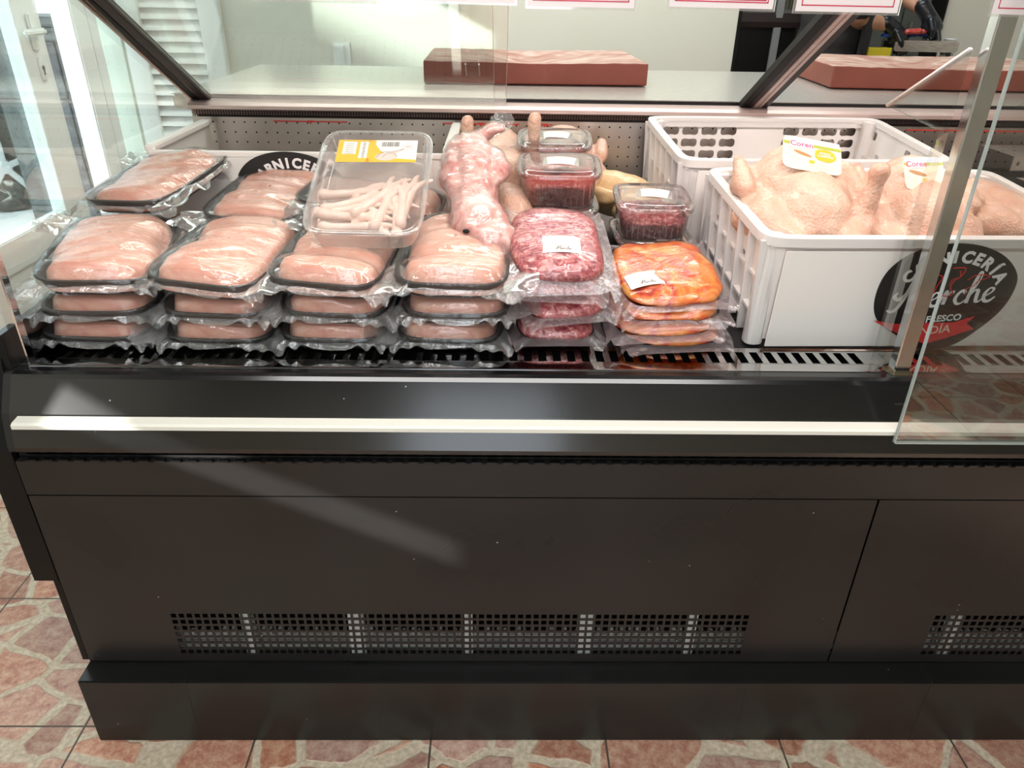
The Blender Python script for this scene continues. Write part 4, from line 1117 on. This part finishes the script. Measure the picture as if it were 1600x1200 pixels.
p1 = make_pouch('mince_pouch', 'vacuum pouch of pink minced meat, bottom of the mince stack', (mx_ - .002, my_ - .01, mb + .002), (R(4), 0, R(3)), .150, .235, .044, M_mince, 3, 'm', flap=.018, group='pouches of minced meat')
dup(p1, (mx_ + .002, my_ - .012, mb + .050), (R(6), R(-2), R(12)), 'vacuum pouch of pink minced meat, second from the bottom of the mince stack')
p3 = make_pouch('mince_pouch', 'vacuum pouch of pink minced meat right below the labelled one', (mx_, my_ - .006, mb + .100), (R(6), R(2), R(-4)), .158, .240, .034, M_mince, 8, 'm', flap=.022, group='pouches of minced meat')
p4 = make_pouch('mince_pouch', 'topmost vacuum pouch of pink minced meat with a white paper label', (mx_, my_ - .004, mb + .134), (R(13), R(1), R(3)), .168, .240, .046, M_mince, 14, 'm', flap=.024, group='pouches of minced meat')
paper_label(p4, (.004, -.045, .0505), (R(5), 0, R(-2)), .070, .050)
ox, oy = .320, .300
ob = deckz(oy)
o1 = make_pouch('marinated_chicken_pouch', 'vacuum pouch of orange marinated chicken, bottom of its stack', (ox + .002, oy - .012, ob + .001), (R(4.6), R(0), R(5)), .185, .250, .026, M_orange, 21, 'o', flap=.018, lumps=.006, group='pouches of orange marinated chicken')
dup(o1, (ox - .010, oy - .018, ob + .025), (R(5), R(-3), R(-2)), 'vacuum pouch of orange marinated chicken, second from the bottom of its stack')
o3 = make_pouch('marinated_chicken_pouch', 'vacuum pouch of orange marinated chicken right below the labelled one', (ox, oy - .010, ob + .050), (R(6), R(-2), R(3)), .185, .245, .030, M_orange, 25, 'o', flap=.018, lumps=.007, group='pouches of orange marinated chicken')
o4 = make_pouch('marinated_chicken_pouch', 'topmost vacuum pouch of orange marinated chicken with a white paper label', (ox, oy - .006, ob + .082), (R(10), R(-3), R(4)), .190, .235, .034, M_orange, 29, 'o', flap=.020, lumps=.008, group='pouches of orange marinated chicken')
paper_label(o4, (-.052, -.052, .0375), (R(2), R(-4), R(6)), .066, .046)

# ------------------------------------------------------------ clear tubs
def make_tub(label, loc, rot, mat, w_=.148, l_=.150, h_=.060, fill=.038, seed=1, style=''):
    t = thing('deli_tub', label, 'plastic tub', loc, rot, 'clear tubs of red meat')
    bm = bmesh.new()
    loft(bm, [superloop(w_ * .84, l_ * .84, 48, 4.5, 0), superloop(w_ * .86, l_ * .86, 48, 4.5, .002), superloop(w_ * .93, l_ * .93, 48, 4.5, h_ - .008), superloop(w_ * .97, l_ * .97, 48, 4.5, h_ - .006), superloop(w_, l_, 48, 4.5, h_ - .004), superloop(w_, l_, 48, 4.5, h_), superloop(w_ * .95, l_ * .95, 48, 4.5, h_)], close1=False)
    tb = obj('tub', bm, M_tub, t, True)
    rb = bmesh.new()
    for k in range(11):
        x = -w_ * .36 + w_ * .72 * k / 10
        for sy in (-1,): bx(rb, x - .0008, x + .0008, sy * l_ * .448 - .001, sy * l_ * .448 + .001, .010, h_ - .014)
    obj('ribs', rb, M_tub, tb)
    bm = bmesh.new()
    loft(bm, [superloop(w_ * 1.01, l_ * 1.01, 48, 4.5, h_ - .001), superloop(w_ * 1.02, l_ * 1.02, 48, 4.5, h_ + .004), superloop(w_ * .96, l_ * .96, 48, 4.5, h_ + .006), superloop(w_ * .90, l_ * .90, 48, 4.5, h_ + .002), superloop(w_ * .87, l_ * .87, 48, 4.5, h_ + .008), superloop(w_ * .80, l_ * .80, 48, 4.2, h_ + .010)], close0=False)
    obj('lid', bm, M_tub, t, True)
    bm = bmesh.new(); NT = 60; rings = []
    for i in range(15):
        s = max(.02, i / 14)
        rings.append([Vector((p.x, p.y, fill + .010 * noise.noise(Vector((p.x * 30, p.y * 30, seed))) + .006 * noise.noise(Vector((p.x * 75, p.y * 75, seed))) - .004 * s ** 4)) for p in superloop(w_ * .87 * s, l_ * .87 * s, NT, 4, 0)])
    rings.append(superloop(w_ * .83, l_ * .83, NT, 4, .004))
    loft(bm, rings)
    bmesh.ops.recalc_face_normals(bm, faces=bm.faces)
    obj('meat', bm, mat, t, True)
    return t
for i, (tx, ty, tz, lab, rz, wl) in enumerate(((.126, .560, 1.012, 'clear tub of diced red meat standing right behind the labelled mince pouch', R(-2), .062), (.128, .765, 1.030, 'clear shallow tub with white label behind the diced meat tub, by the yellow chicken', R(-3), .062), (.330, .530, .952, 'clear tub of dark red minced meat behind the orange pouches', R(-2), .060))):
    t = make_tub(lab, (tx, ty, tz), (R(5), 0, rz), M_diced if i < 2 else M_mince, w_=.178 if i != 2 else .165, l_=.175, h_=.068, fill=(.054, .040, .040)[i], seed=i + 3)
    if i == 2:
        pass
    lb = paper_label(t, (.004, .002, .0805), (R(1), 0, R(-3 if i < 2 else -9)), wl * 1.25, .050, style='plain')
make_tub('lower clear tub standing under the tub of dark red minced meat', (.333, .533, .878), (R(5), 0, R(4)), M_mince, w_=.168, l_=.172, h_=.064, fill=.044, seed=9)
make_tub('lower clear tub hidden under the diced meat tub behind the mince pouches', (.126, .562, .940), (R(5), 0, R(1)), M_diced, w_=.172, l_=.170, h_=.062, fill=.040, seed=10)
make_tub('bottom clear tub of the stack behind the mince pouches', (.126, .562, .870), (R(5), 0, R(-2)), M_diced, w_=.172, l_=.170, h_=.060, fill=.040, seed=12)
make_tub('lower clear tub under the shallow tub by the yellow chicken', (.128, .768, .958), (R(5), 0, R(3)), M_diced, w_=.172, l_=.170, h_=.062, fill=.040, seed=13)
make_tub('bottom clear tub of the rear stack by the yellow chicken', (.128, .768, .888), (R(5), 0, R(0)), M_diced, w_=.172, l_=.170, h_=.060, fill=.040, seed=15)

# ------------------------------------------------------------ whole chickens
def chicken_bm(seed, legs='tucked'):
    rnd = random.Random(seed); bm = bmesh.new()
    # breast up (+z), tail towards -y, neck end +y
    ell(bm, (0, 0, .070), (.078, .112, .064)); ell(bm, (0, .025, .088), (.060, .080, .052)); ell(bm, (0, -.03, .055), (.070, .095, .052)); ell(bm, (0, .09, .05), (.052, .045, .042))
    for s in (-1, 1):
        ell(bm, (s * .066, -.050, .052), (.036, .058, .042), (0, 0, s * R(16)))           # thigh
        if legs == 'up' and s < 0: chain(bm, [(s * .062, -.085, .060, .034), (s * .054, -.125, .090, .022), (s * .046, -.145, .140, .0130), (s * .044, -.150, .186, .0160)])
        else: chain(bm, [(s * .080, -.030, .045, .034), (s * .060, -.092, .050, .028), (s * .040, -.130, .056, .015), (s * .034, -.150, .060, .014)])
        # wing: upper, fore, tip folded
        chain(bm, [(s * .066, .066, .070, .024), (s * .090, .020, .078, .021), (s * .094, -.006, .082, .015)])
        chain(bm, [(s * .094, -.006, .086, .016), (s * .092, .045, .100, .013), (s * .086, .072, .098, .008)])
    chain(bm, [(0, .110, .055, .026), (0, .135, .045, .016)])
    return bm
def chicken(label, loc, rot, seed, mat=None, legs='tucked', scale=1.0, extra=None, cat='chicken'):
    bm = chicken_bm(seed, legs)
    if extra: extra(bm)
    t = organic('whole_chicken', bm, mat or M_skin, None, .0042, 7, disp=.002, dsize=.02)
    t.location = loc; t.rotation_euler = rot; t.scale = (scale,) * 3
    tag(t, label, cat, 'whole plucked chickens')
    return t
def coren_tag(ch, loc, rot, wide=True):
    w_, l_ = (.112, .080) if wide else (.078, .066)
    bm = bmesh.new()
    r_ = superloop(w_, l_, 32, 7, 0); loft(bm, [r_, [p + Vector((0, 0, .0006)) for p in r_]])
    lb = obj('product_card', bm, M_cream, ch, loc=loc, rot=rot)
    z_ = .0010
    bm = bmesh.new(); flat(bm, -w_ * .47, w_ * .47, l_ * .33, l_ * .48, z_); obj('card_sky', bm, M_sky, lb)
    bm = bmesh.new(); flat(bm, -w_ * .49, w_ * .49, l_ * .24, l_ * .33, z_); obj('card_field', bm, M_green, lb)
    bm = bmesh.new(); flat(bm, -w_ * .38, w_ * .02, l_ * .16, l_ * .38, z_ + .0004)
    p_ = obj('card_name_plate', bm, M_logo_white, lb)
    g = text_bm('Coren', .017 if wide else .0155, bold=.0004); bmesh.ops.transform(g, matrix=Matrix.Translation((-w_ * .18, l_ * .27, z_ + .0007)), verts=g.verts); obj('card_name', g, M_magenta, lb)
    bm = bmesh.new(); c_ = (-w_ * .16, 0)
    bm.faces.new([bm.verts.new((c_[0] + .017 * math.cos(t * PI / 8) - .004 * math.sin(t * PI / 8), c_[1] + .005 * math.sin(t * PI / 8) - .004 * math.cos(t * PI / 8), z_)) for t in range(16)])
    obj('card_corn_cob', bm, M_brownink, lb)
    if wide:
        bm = bmesh.new(); rn = random.Random(2)
        bm.faces.new([bm.verts.new((w_ * .22 + (.021 + rn.uniform(-.002, .001)) * math.cos(t * PI / 10), .003 + (.0155 + rn.uniform(-.001, .001)) * math.sin(t * PI / 10), z_ + .0003)) for t in range(20)])
        sp = obj('card_badge', bm, M_yellow, lb)
        g = text_bm('POLLO\nCAMPERO', .0068, bold=.0001); bmesh.ops.transform(g, matrix=Matrix.Translation((w_ * .22, .004, z_ + .0007)), verts=g.verts); obj('card_badge_print', g, M_logo_white, lb)
    bm = bmesh.new(); flat(bm, -w_ * .05, w_ * .04, -l_ * .26, -l_ * .16, z_); obj('card_chip', bm, M_yellow, lb)
    bm = bmesh.new()
    for y, a, b in ((-.30, -.1, .40), (-.36, -.1, .44), (-.42, -.1, .30), (-.2, .10, .2), (-.24, .10, .24), (-.38, -.32, -.16)): flat(bm, w_ * a, w_ * b, l_ * y, l_ * y + .0007, z_)
    stroke(bm, [(-w_ * .26 + .0055 * math.cos(t * PI / 6), -l_ * .2 + .005 * math.sin(t * PI / 6)) for t in range(10)], [.0009] * 10, z_)
    obj('card_print', bm, M_paleink, lb)
    return lb
cz_ = .930
c1 = chicken('whole plucked chicken with a wide yellow product card, front left in the white crate', (.580, .390, .984), (R(12), R(2), R(4)), 1, scale=1.20, extra=lambda b: chain(b, [(.076, -.060, .060, .026), (.084, -.060, .095, .019), (.086, -.058, .125, .0125), (.086, -.058, .142, .017)]))
c2 = chicken('whole plucked chicken with a narrow product card in the white crate behind the steel post', (.818, .405, .968), (R(12), R(4), R(-8)), 2, scale=1.16)
c3 = chicken('whole plucked chicken with raised wing at the right end of the white crate', (.985, .42, .955), (R(5), R(20), R(35)), 3, scale=.95)
chicken('lower whole chicken hidden beneath the two carded ones at the left of the crate', (.60, .40, .855), (R(5), 0, R(95)), 4, scale=.85)
chicken('lower whole chicken hidden beneath the pile at the right of the crate', (.90, .40, .855), (R(5), 0, R(-85)), 5, scale=.85)
def place_world(o, M):
    bpy.context.view_layer.update()
    o.matrix_world = M
def W(loc, rot): return Matrix.Translation(loc) @ Euler(rot).to_matrix().to_4x4()
k1 = coren_tag(c1, (0, 0, 0), (0, 0, 0), True); place_world(k1, W((.585, .346, 1.150), (R(36), R(8), R(-6))))
k2 = coren_tag(c2, (0, 0, 0), (0, 0, 0), False); place_world(k2, W((.806, .345, 1.120), (R(52), R(0), R(2))))
# chickens loose on the deck in the middle of the case
c4 = chicken('whole pale chicken with its breast up, between the wrapped carcass and the tubs', (.015, .690, .955), (R(-6), R(0), R(172)), 6, scale=.98)
c5 = chicken('whole pale chicken behind the tubs with its leg pointing up', (.155, .880, .952), (R(2), R(0), R(-10)), 7, legs='up', scale=1.1)
chicken('whole pale chicken beside the left partition with its leg pointing up above the wrapped carcass', (-.010, .880, .952), (R(2), R(0), R(-8)), 16, legs='up', scale=1.05)
c6 = chicken('whole pale chicken lying under the wrapped carcass left of the tubs', (.005, .560, .905), (R(0), R(0), R(200)), 8, scale=1.0)
c7 = chicken('yellow plucked chicken at the back left of the white crate, behind the tubs', (.300, .790, .900), (R(0), R(0), R(70)), 9, mat=M_skin_y, scale=.85)

# wrapped carcass hanging forward over the trays
bm = bmesh.new()
chain(bm, [(.012, .230, .040, .014), (.000, .190, .052, .022), (-.010, .150, .058, .040), (-.004, .100, .056, .044), (.000, .050, .048, .040), (-.006, .000, .040, .042), (.002, -.045, .032, .054), (.020, -.080, .022, .052), (.050, -.095, .014, .038), (.088, -.082, .018, .020)])
chain(bm, [(-.030, .140, .060, .030), (-.042, .070, .050, .028), (-.030, .020, .050, .018)])
chain(bm, [(.026, .130, .052, .030), (.040, .090, .060, .024), (.030, .050, .062, .012)])
chain(bm, [(.012, .220, .046, .016), (.040, .235, .060, .012), (.052, .228, .064, .009)])
ell(bm, (.006, -.075, .022), (.046, .060, .040), (0, 0, R(20)))
rb = organic('wrapped_carcass', bm, M_rabbit, None, .0036, 6, disp=.004, dsize=.018)
rb.location = (-.048, .395, .998); rb.rotation_euler = (R(22), R(2), R(4)); rb.scale = (1.12, 1.08, 1.0)
tag(rb, 'pale pink skinned carcass wrapped in clear film, lying between the chicken trays and the mince', 'wrapped meat')
def shell(src, name, off, mat, dis=.003):
    me = src.data.copy(); me.name = name
    bmx = bmesh.new(); bmx.from_mesh(me); bmesh.ops.smooth_vert(bmx, verts=bmx.verts, factor=.5, use_axis_x=True, use_axis_y=True, use_axis_z=True); bmx.normal_update()
    for v in bmx.verts: v.co += v.normal * (off + dis * noise.noise(v.co * 34))
    bmx.to_mesh(me); bmx.free(); me.materials.clear(); me.materials.append(mat)
    return link_obj(bpy.data.objects.new(name, me), src)
shell(rb, 'cling_film', .0035, M_film)
eb = bmesh.new(); ell(eb, (0, 0, 0), (.006, .004, .004)); eo = obj('eye', eb, M_gasket, rb, True, loc=(-.022, -.090, .058))
fb = bmesh.new(); n = 60; P_ = []
for off in (0, .5, 1):
    P_.append([fb.verts.new((.055 + (.010 + .014 * off) * math.cos(2 * PI * k / n), .232 + off * .030 + .004 * math.sin(k), .062 + (.008 + .012 * off) * math.sin(2 * PI * k / n))) for k in range(n)])
for a, b in zip(P_, P_[1:]):
    for k in range(n): fb.faces.new((a[k], b[k], b[(k + 1) % n], a[(k + 1) % n]))
obj('film_twist', fb, M_flap, rb, True)

# bagged poultry in the left back crate
bg_ = organic('bagged_chicken', chicken_bm(12), M_skin, None, .005, 6)
bg_.location = (-.27, .84, .905); bg_.scale = (.8, .8, .8); bg_.rotation_euler = (0, 0, R(120)); tag(bg_, 'whole chicken in a loose clear bag inside the left back crate', 'chicken')
shell(bg_, 'clear_bag', .010, M_flap, .016)

# ------------------------------------------------------------ price cards hanging from the canopy edge
for i, (a, b, zb, red, lab) in enumerate(((-.336, -.168, 1.3995, 0, 'white price card hanging at the top, leftmost of the row'),
        (-.130, .020, 1.4005, 1, 'white price card hanging at the top, second from the left'),
        (.031, .180, 1.3965, 2, 'white price card with a red block low on it, third from the left'),
        (.221, .367, 1.3985, 2, 'white price card with a red foot line, fourth from the left'),
        (.392, .537, 1.3960, 3, 'white price card with a thin red frame hanging over the slanted frame bar'),
        (.659, .825, 1.3960, 3, 'white price card behind the right front pane beside the steel post'))):
    t = thing('price_card', lab, 'price card', ((a + b) / 2, .040, zb), (0, 0, 0), 'price cards along the top')
    w_ = (b - a)
    t.rotation_euler = (0, R(.2 + (.3 if i % 2 else 0)), 0)
    obj('sleeve', box(-w_ / 2, w_ / 2, -.0008, .0008, 0, .165), M_tub, t)
    cd = obj('card', box(-w_ / 2 + .003, w_ / 2 - .003, -.0014, -.0009, .003, .163), M_sign, t)
    rb_ = bmesh.new()
    def fl_(x0, x1, z0, z1): quad(rb_, [(x0, -.0018, z0), (x1, -.0018, z0), (x1, -.0018, z1), (x0, -.0018, z1)])
    k = w_ / 2 - .010
    fl_(-k, k, .0098, .0112); fl_(-k, -k + .0014, .0098, .155); fl_(k - .0014, k, .0098, .155); fl_(-k, k, .1536, .155)
    if red == 2: fl_(-w_ * .05, k - .003, .0125, .030)
    obj('red_frame', rb_, M_signred, cd)

# ------------------------------------------------------------ kitchen side: worker, prep table and what stands on it
pt = thing('prep_table', 'steel prep table in the doorway behind the right cutting board', 'table', (1.86, 2.66, 0))
obj('table_top', box(-.235, .205, -.22, .30, 1.085, 1.115, bev=.004), M_steel, pt)
for sx in (-.21, .18):
    for sy in (-.19, .27): obj('leg', box(sx - .02, sx + .02, sy - .02, sy + .02, 0, 1.085), M_steel, pt)
sc_ = thing('steel_scale', 'flat grey steel scale on the prep table under the worker\'s hands', 'scale', (1.86, 2.52, 1.1155), (0, 0, R(-6)))
obj('scale_body', box(-.13, .14, -.08, .10, .070, .115, bev=.006), M_steel, sc_)
for sx in (-.1, .11):
    for sy in (-.06, .08):
        fb = bmesh.new(); loft(fb, [[Vector((sx + p.x, sy + p.y, z)) for p in superloop(.02, .02, 12, 2)] for z in (0, .071)]); obj('foot', fb, M_dark, sc_)
obj('control_box', box(-.135, -.128, -.05, .05, .078, .106, bev=.001), M_gasket, sc_)
bb = bmesh.new(); chain(bb, [(-.14, 0, 0, .020), (-.06, .01, .008, .026), (.02, 0, .016, .022), (.09, .01, .010, .018)]); bs = organic('blue_bag', bb, M_blue, None, .004, 4, disp=.008, dsize=.03)
bs.location = (1.80, 2.50, 1.246); bs.scale = (.8, .8, .45); tag(bs, 'crumpled blue plastic bag lying on the steel scale', 'bag')
mb_ = bmesh.new(); chain(mb_, [(-.03, 0, 0, .012), (.02, 0, .004, .014), (.05, .004, 0, .008)]); ms = organic('meat_piece', mb_, M_diced, None, .003, 3, disp=.003, dsize=.02)
ms.location = (1.80, 2.47, 1.262); tag(ms, 'small red and white piece of meat by the black gloves', 'meat')
yb_ = bmesh.new(); holes_panel(yb_, -.05, .05, .04, .085, 4, 1, round_hole(.3, .3, 12), lambda u, v: Vector((u, -.03, v))); bx(yb_, -.05, .05, -.028, .03, 0, .083)
tag(obj('yellow_knife_block', yb_, simple('yellow_plastic', (.72, .62, .03), .4), None, loc=(1.655, 2.47, 1.1155)), 'yellow pierced plastic block at the left end of the prep table', 'holder')
for i in range(9):
    cb_ = bmesh.new(); r = .027 - .0004 * i
    loft(cb_, [[Vector((p.x, p.y, z)) for p in superloop(rr * 2, rr * 2, 24, 2)] for z, rr in ((0, .020), (.050, r), (.052, r + .0025), (.054, r))], close1=False)
    tag(obj('paper_cup', cb_, M_rail if i % 2 else M_foamw, None, True, loc=(1.985, 2.50, 1.1158 + i * .0085)), 'white cup in the nested stack at the right end of the prep table', 'cup', 'stacked white cups')
# dark appliances in the doorway
ab = thing('black_bin', 'tall black plastic bin inside the doorway next to the cream wall', 'bin', (1.305, 3.11, 0))
lp_ = [superloop(.30, .30, 40, 7, .02), superloop(.34, .34, 40, 7, 1.25)]
bm = bmesh.new(); loft(bm, lp_); obj('bin_body', bm, M_gasket, ab)
bm = bmesh.new(); loft(bm, [superloop(.36, .36, 40, 7, 1.25), superloop(.37, .37, 40, 7, 1.275), superloop(.35, .35, 40, 7, 1.315), superloop(.25, .25, 40, 5, 1.33)]); obj('lid', bm, M_brownblack, ab)
dj = bmesh.new(); bx(dj, 1.115, 1.13, YB - .01, YB + .11, 0, 2.2, .003); bx(dj, 2.07, 2.085, YB - .02, YB + .11, 0, 2.2, .003)
struct(obj('trim_2', dj, M_gasket))
cabn = thing('steel_cabinet', 'grey steel cabinet at the back of the kitchen behind the worker', 'cabinet', (2.35, 4.2, 0))
obj('cabinet_body', box(-.35, .6, -.2, .35, .05, 2.0, bev=.006), simple('grey_steel_paint', (.16, .17, .16), .35, Metallic=.4), cabn)
for k in range(2):
    d_ = obj('cabinet_door', box(-.34 + .47 * k, .12 + .47 * k, -.215, -.2, .08, 1.97, bev=.003), simple('grey_door_paint', (.20, .21, .20), .35, Metallic=.4), cabn)
    obj('handle', box(.05 + .12 * k, .07 + .12 * k, -.24, -.215, 1.0, 1.25, bev=.003), M_steel, d_)
rd = thing('grille_panel', 'ribbed olive grey heater grille at the back of the kitchen left of the worker', 'grille', (1.78, 4.45, 0))
bm = bmesh.new(); bx(bm, -.30, .30, 0, .1, .2, 1.75)
for k in range(22): bx(bm, -.29 + k * .0267, -.275 + k * .0267, -.02, 0, .22, 1.73, .003)
obj('grille_body', bm, simple('olive_grey', (.20, .19, .13), .5), rd)
gp = tag(obj('door_post', box(1.335, 1.372, 2.93, 2.97, 0, 2.3, bev=.003), simple('mid_grey_post', (.25, .26, .26), .4)), 'grey metal upright in the kitchen doorway beside the black bin', 'post')

# worker: one continuous body, clothing and gloves as children
per = thing('person', 'person in black clothes and black gloves working at the prep table in the doorway', 'person', (1.47, 2.56, 0))
bm = bmesh.new()
chain(bm, [(0, 0, 1.02, .13), (0, 0, 1.15, .125), (0.01, 0, 1.30, .13), (0.02, 0, 1.42, .12)]); ell(bm, (0.02, 0, 1.48), (.10, .19, .07))
chain(bm, [(.03, 0, 1.53, .055), (.05, 0, 1.62, .052)]); ell(bm, (.075, 0, 1.72), (.098, .078, .118)); ell(bm, (.10, 0, 1.67), (.065, .06, .065))
chain(bm, [(.165, 0, 1.715, .013), (.178, 0, 1.700, .012)])
for s in (-1, 1):
    ell(bm, (.07, s * .080, 1.715), (.018, .010, .030)); ell(bm, (.150, s * .032, 1.735), (.014, .014, .010))
    chain(bm, [(0, s * .09, .98, .095), (.02, s * .10, .52, .060), (0, s * .10, .12, .042)]); chain(bm, [(-.01, s * .10, .05, .042), (.16, s * .10, .04, .036)])
# near arm (right) and far arm (left)
chain(bm, [(.02, -.19, 1.46, .055), (.02, -.20, 1.34, .046), (.075, -.10, 1.300, .040), (.16, -.07, 1.298, .034), (.225, -.06, 1.283, .026)])
chain(bm, [(.02, .19, 1.46, .055), (.12, .20, 1.48, .046), (.255, .09, 1.435, .040), (.32, .02, 1.385, .034), (.375, -.03, 1.345, .026)])
body = organic('body', bm, M_skinp, per, .009, 5)
mb2 = bmesh.new(); stroke(mb2, [(0, -.022), (.002, 0), (0, .022)], [.004, .007, .004]); bmesh.ops.transform(mb2, matrix=Matrix.Translation((.169, 0, 1.655)) @ Matrix.Rotation(PI / 2, 4, 'Y'), verts=mb2.verts); obj('mouth', mb2, simple('lips', (.4, .12, .1), .5), per)
for s in (-1, 1):
    eb = bmesh.new(); ell(eb, (.158, s * .032, 1.736), (.010, .012, .009)); obj('eye', eb, M_logo_white, per, True)
    eb = bmesh.new(); ell(eb, (.166, s * .032, 1.736), (.004, .005, .005)); obj('iris', eb, M_hair, per, True)
bm = bmesh.new(); ell(bm, (.05, 0, 1.755), (.110, .092, .100)); ell(bm, (.0, 0, 1.70), (.06, .08, .08)); organic('hair', bm, M_hair, per, .008, 4)
bm = bmesh.new()
chain(bm, [(0, 0, .98, .148), (0, 0, 1.15, .150), (0.01, 0, 1.30, .150), (0.02, 0, 1.42, .138)]); ell(bm, (0.02, 0, 1.475), (.118, .205, .080))
chain(bm, [(.02, -.19, 1.46, .070), (.02, -.20, 1.36, .062)]); chain(bm, [(.02, .19, 1.46, .070), (.12, .20, 1.48, .060)])
organic('shirt', bm, M_cloth, per, .012, 5)
bm = bmesh.new()
for s in (-1, 1): chain(bm, [(0, s * .09, .98, .110), (.02, s * .10, .52, .078), (0, s * .10, .10, .062)])
organic('trousers', bm, M_cloth, per, .012, 4)
ap = bmesh.new()
for k in range(12):
    a0, a1 = -1.15 + 2.3 * k / 12, -1.15 + 2.3 * (k + 1) / 12
    f = lambda a, r, z: (r * math.cos(a), r * math.sin(a) * 1.05, z)
    for (r0, z0), (r1, z1) in (((.19, .55), (.165, 1.0)), ((.165, 1.0), (.168, 1.35))): quad(ap, [f(a0, r0, z0), f(a1, r0, z0), f(a1, r1, z1), f(a0, r1, z1)])
a_ = obj('apron', ap, M_cloth, per, True); solidify(a_, .003)
for s in (-1, 1):
    bm = bmesh.new(); chain(bm, [(-.02, s * .10, .05, .045), (.08, s * .10, .045, .044), (.17, s * .10, .035, .034)]); organic('shoe', bm, M_cloth, per, .006, 3)
def glove(wr, fwd, down, side, nm='glove'):
    """gloved hand: palm, four bent fingers of unequal length, thumb from the side"""
    wr, f, dn, sd = Vector(wr), Vector(fwd).normalized(), Vector(down).normalized(), Vector(side).normalized()
    bm = bmesh.new()
    P = lambda a, b, c, r: (*(wr + f * a + sd * b + dn * c), r)
    chain(bm, [P(-.045, 0, 0, .034), P(0, 0, 0, .033), P(.045, 0, .004, .037)]); ell(bm, wr + f * .05 + dn * .012, (.045, .045, .036))
    chain(bm, [P(.025, -.020, .004, .023), P(.070, -.024, .012, .019)]); chain(bm, [P(.025, .018, .004, .023), P(.070, .022, .012, .018)])
    for i, (b, L) in enumerate(((-.031, .85), (-.010, 1.0), (.011, .95), (.030, .72))):
        chain(bm, [P(.070, b, .010, .0135), P(.070 + .034 * L, b * 1.05, .022, .0118), P(.070 + .038 * L, b * 1.0, .042, .0108), P(.070 + .018 * L, b * .95, .058, .0098)])
    chain(bm, [P(.015, -.034, .010, .016), P(.042, -.052, .028, .0135), P(.066, -.044, .044, .0110)])
    return organic(nm, bm, M_glove, per, .0034, 3)
glove((.245, -.06, 1.275), (.8, .1, -.5), (-.3, 0, -1), (0, 1, 0))
glove((.395, -.045, 1.328), (.6, -.2, -.7), (-.6, 0, -.8), (.1, 1, 0))
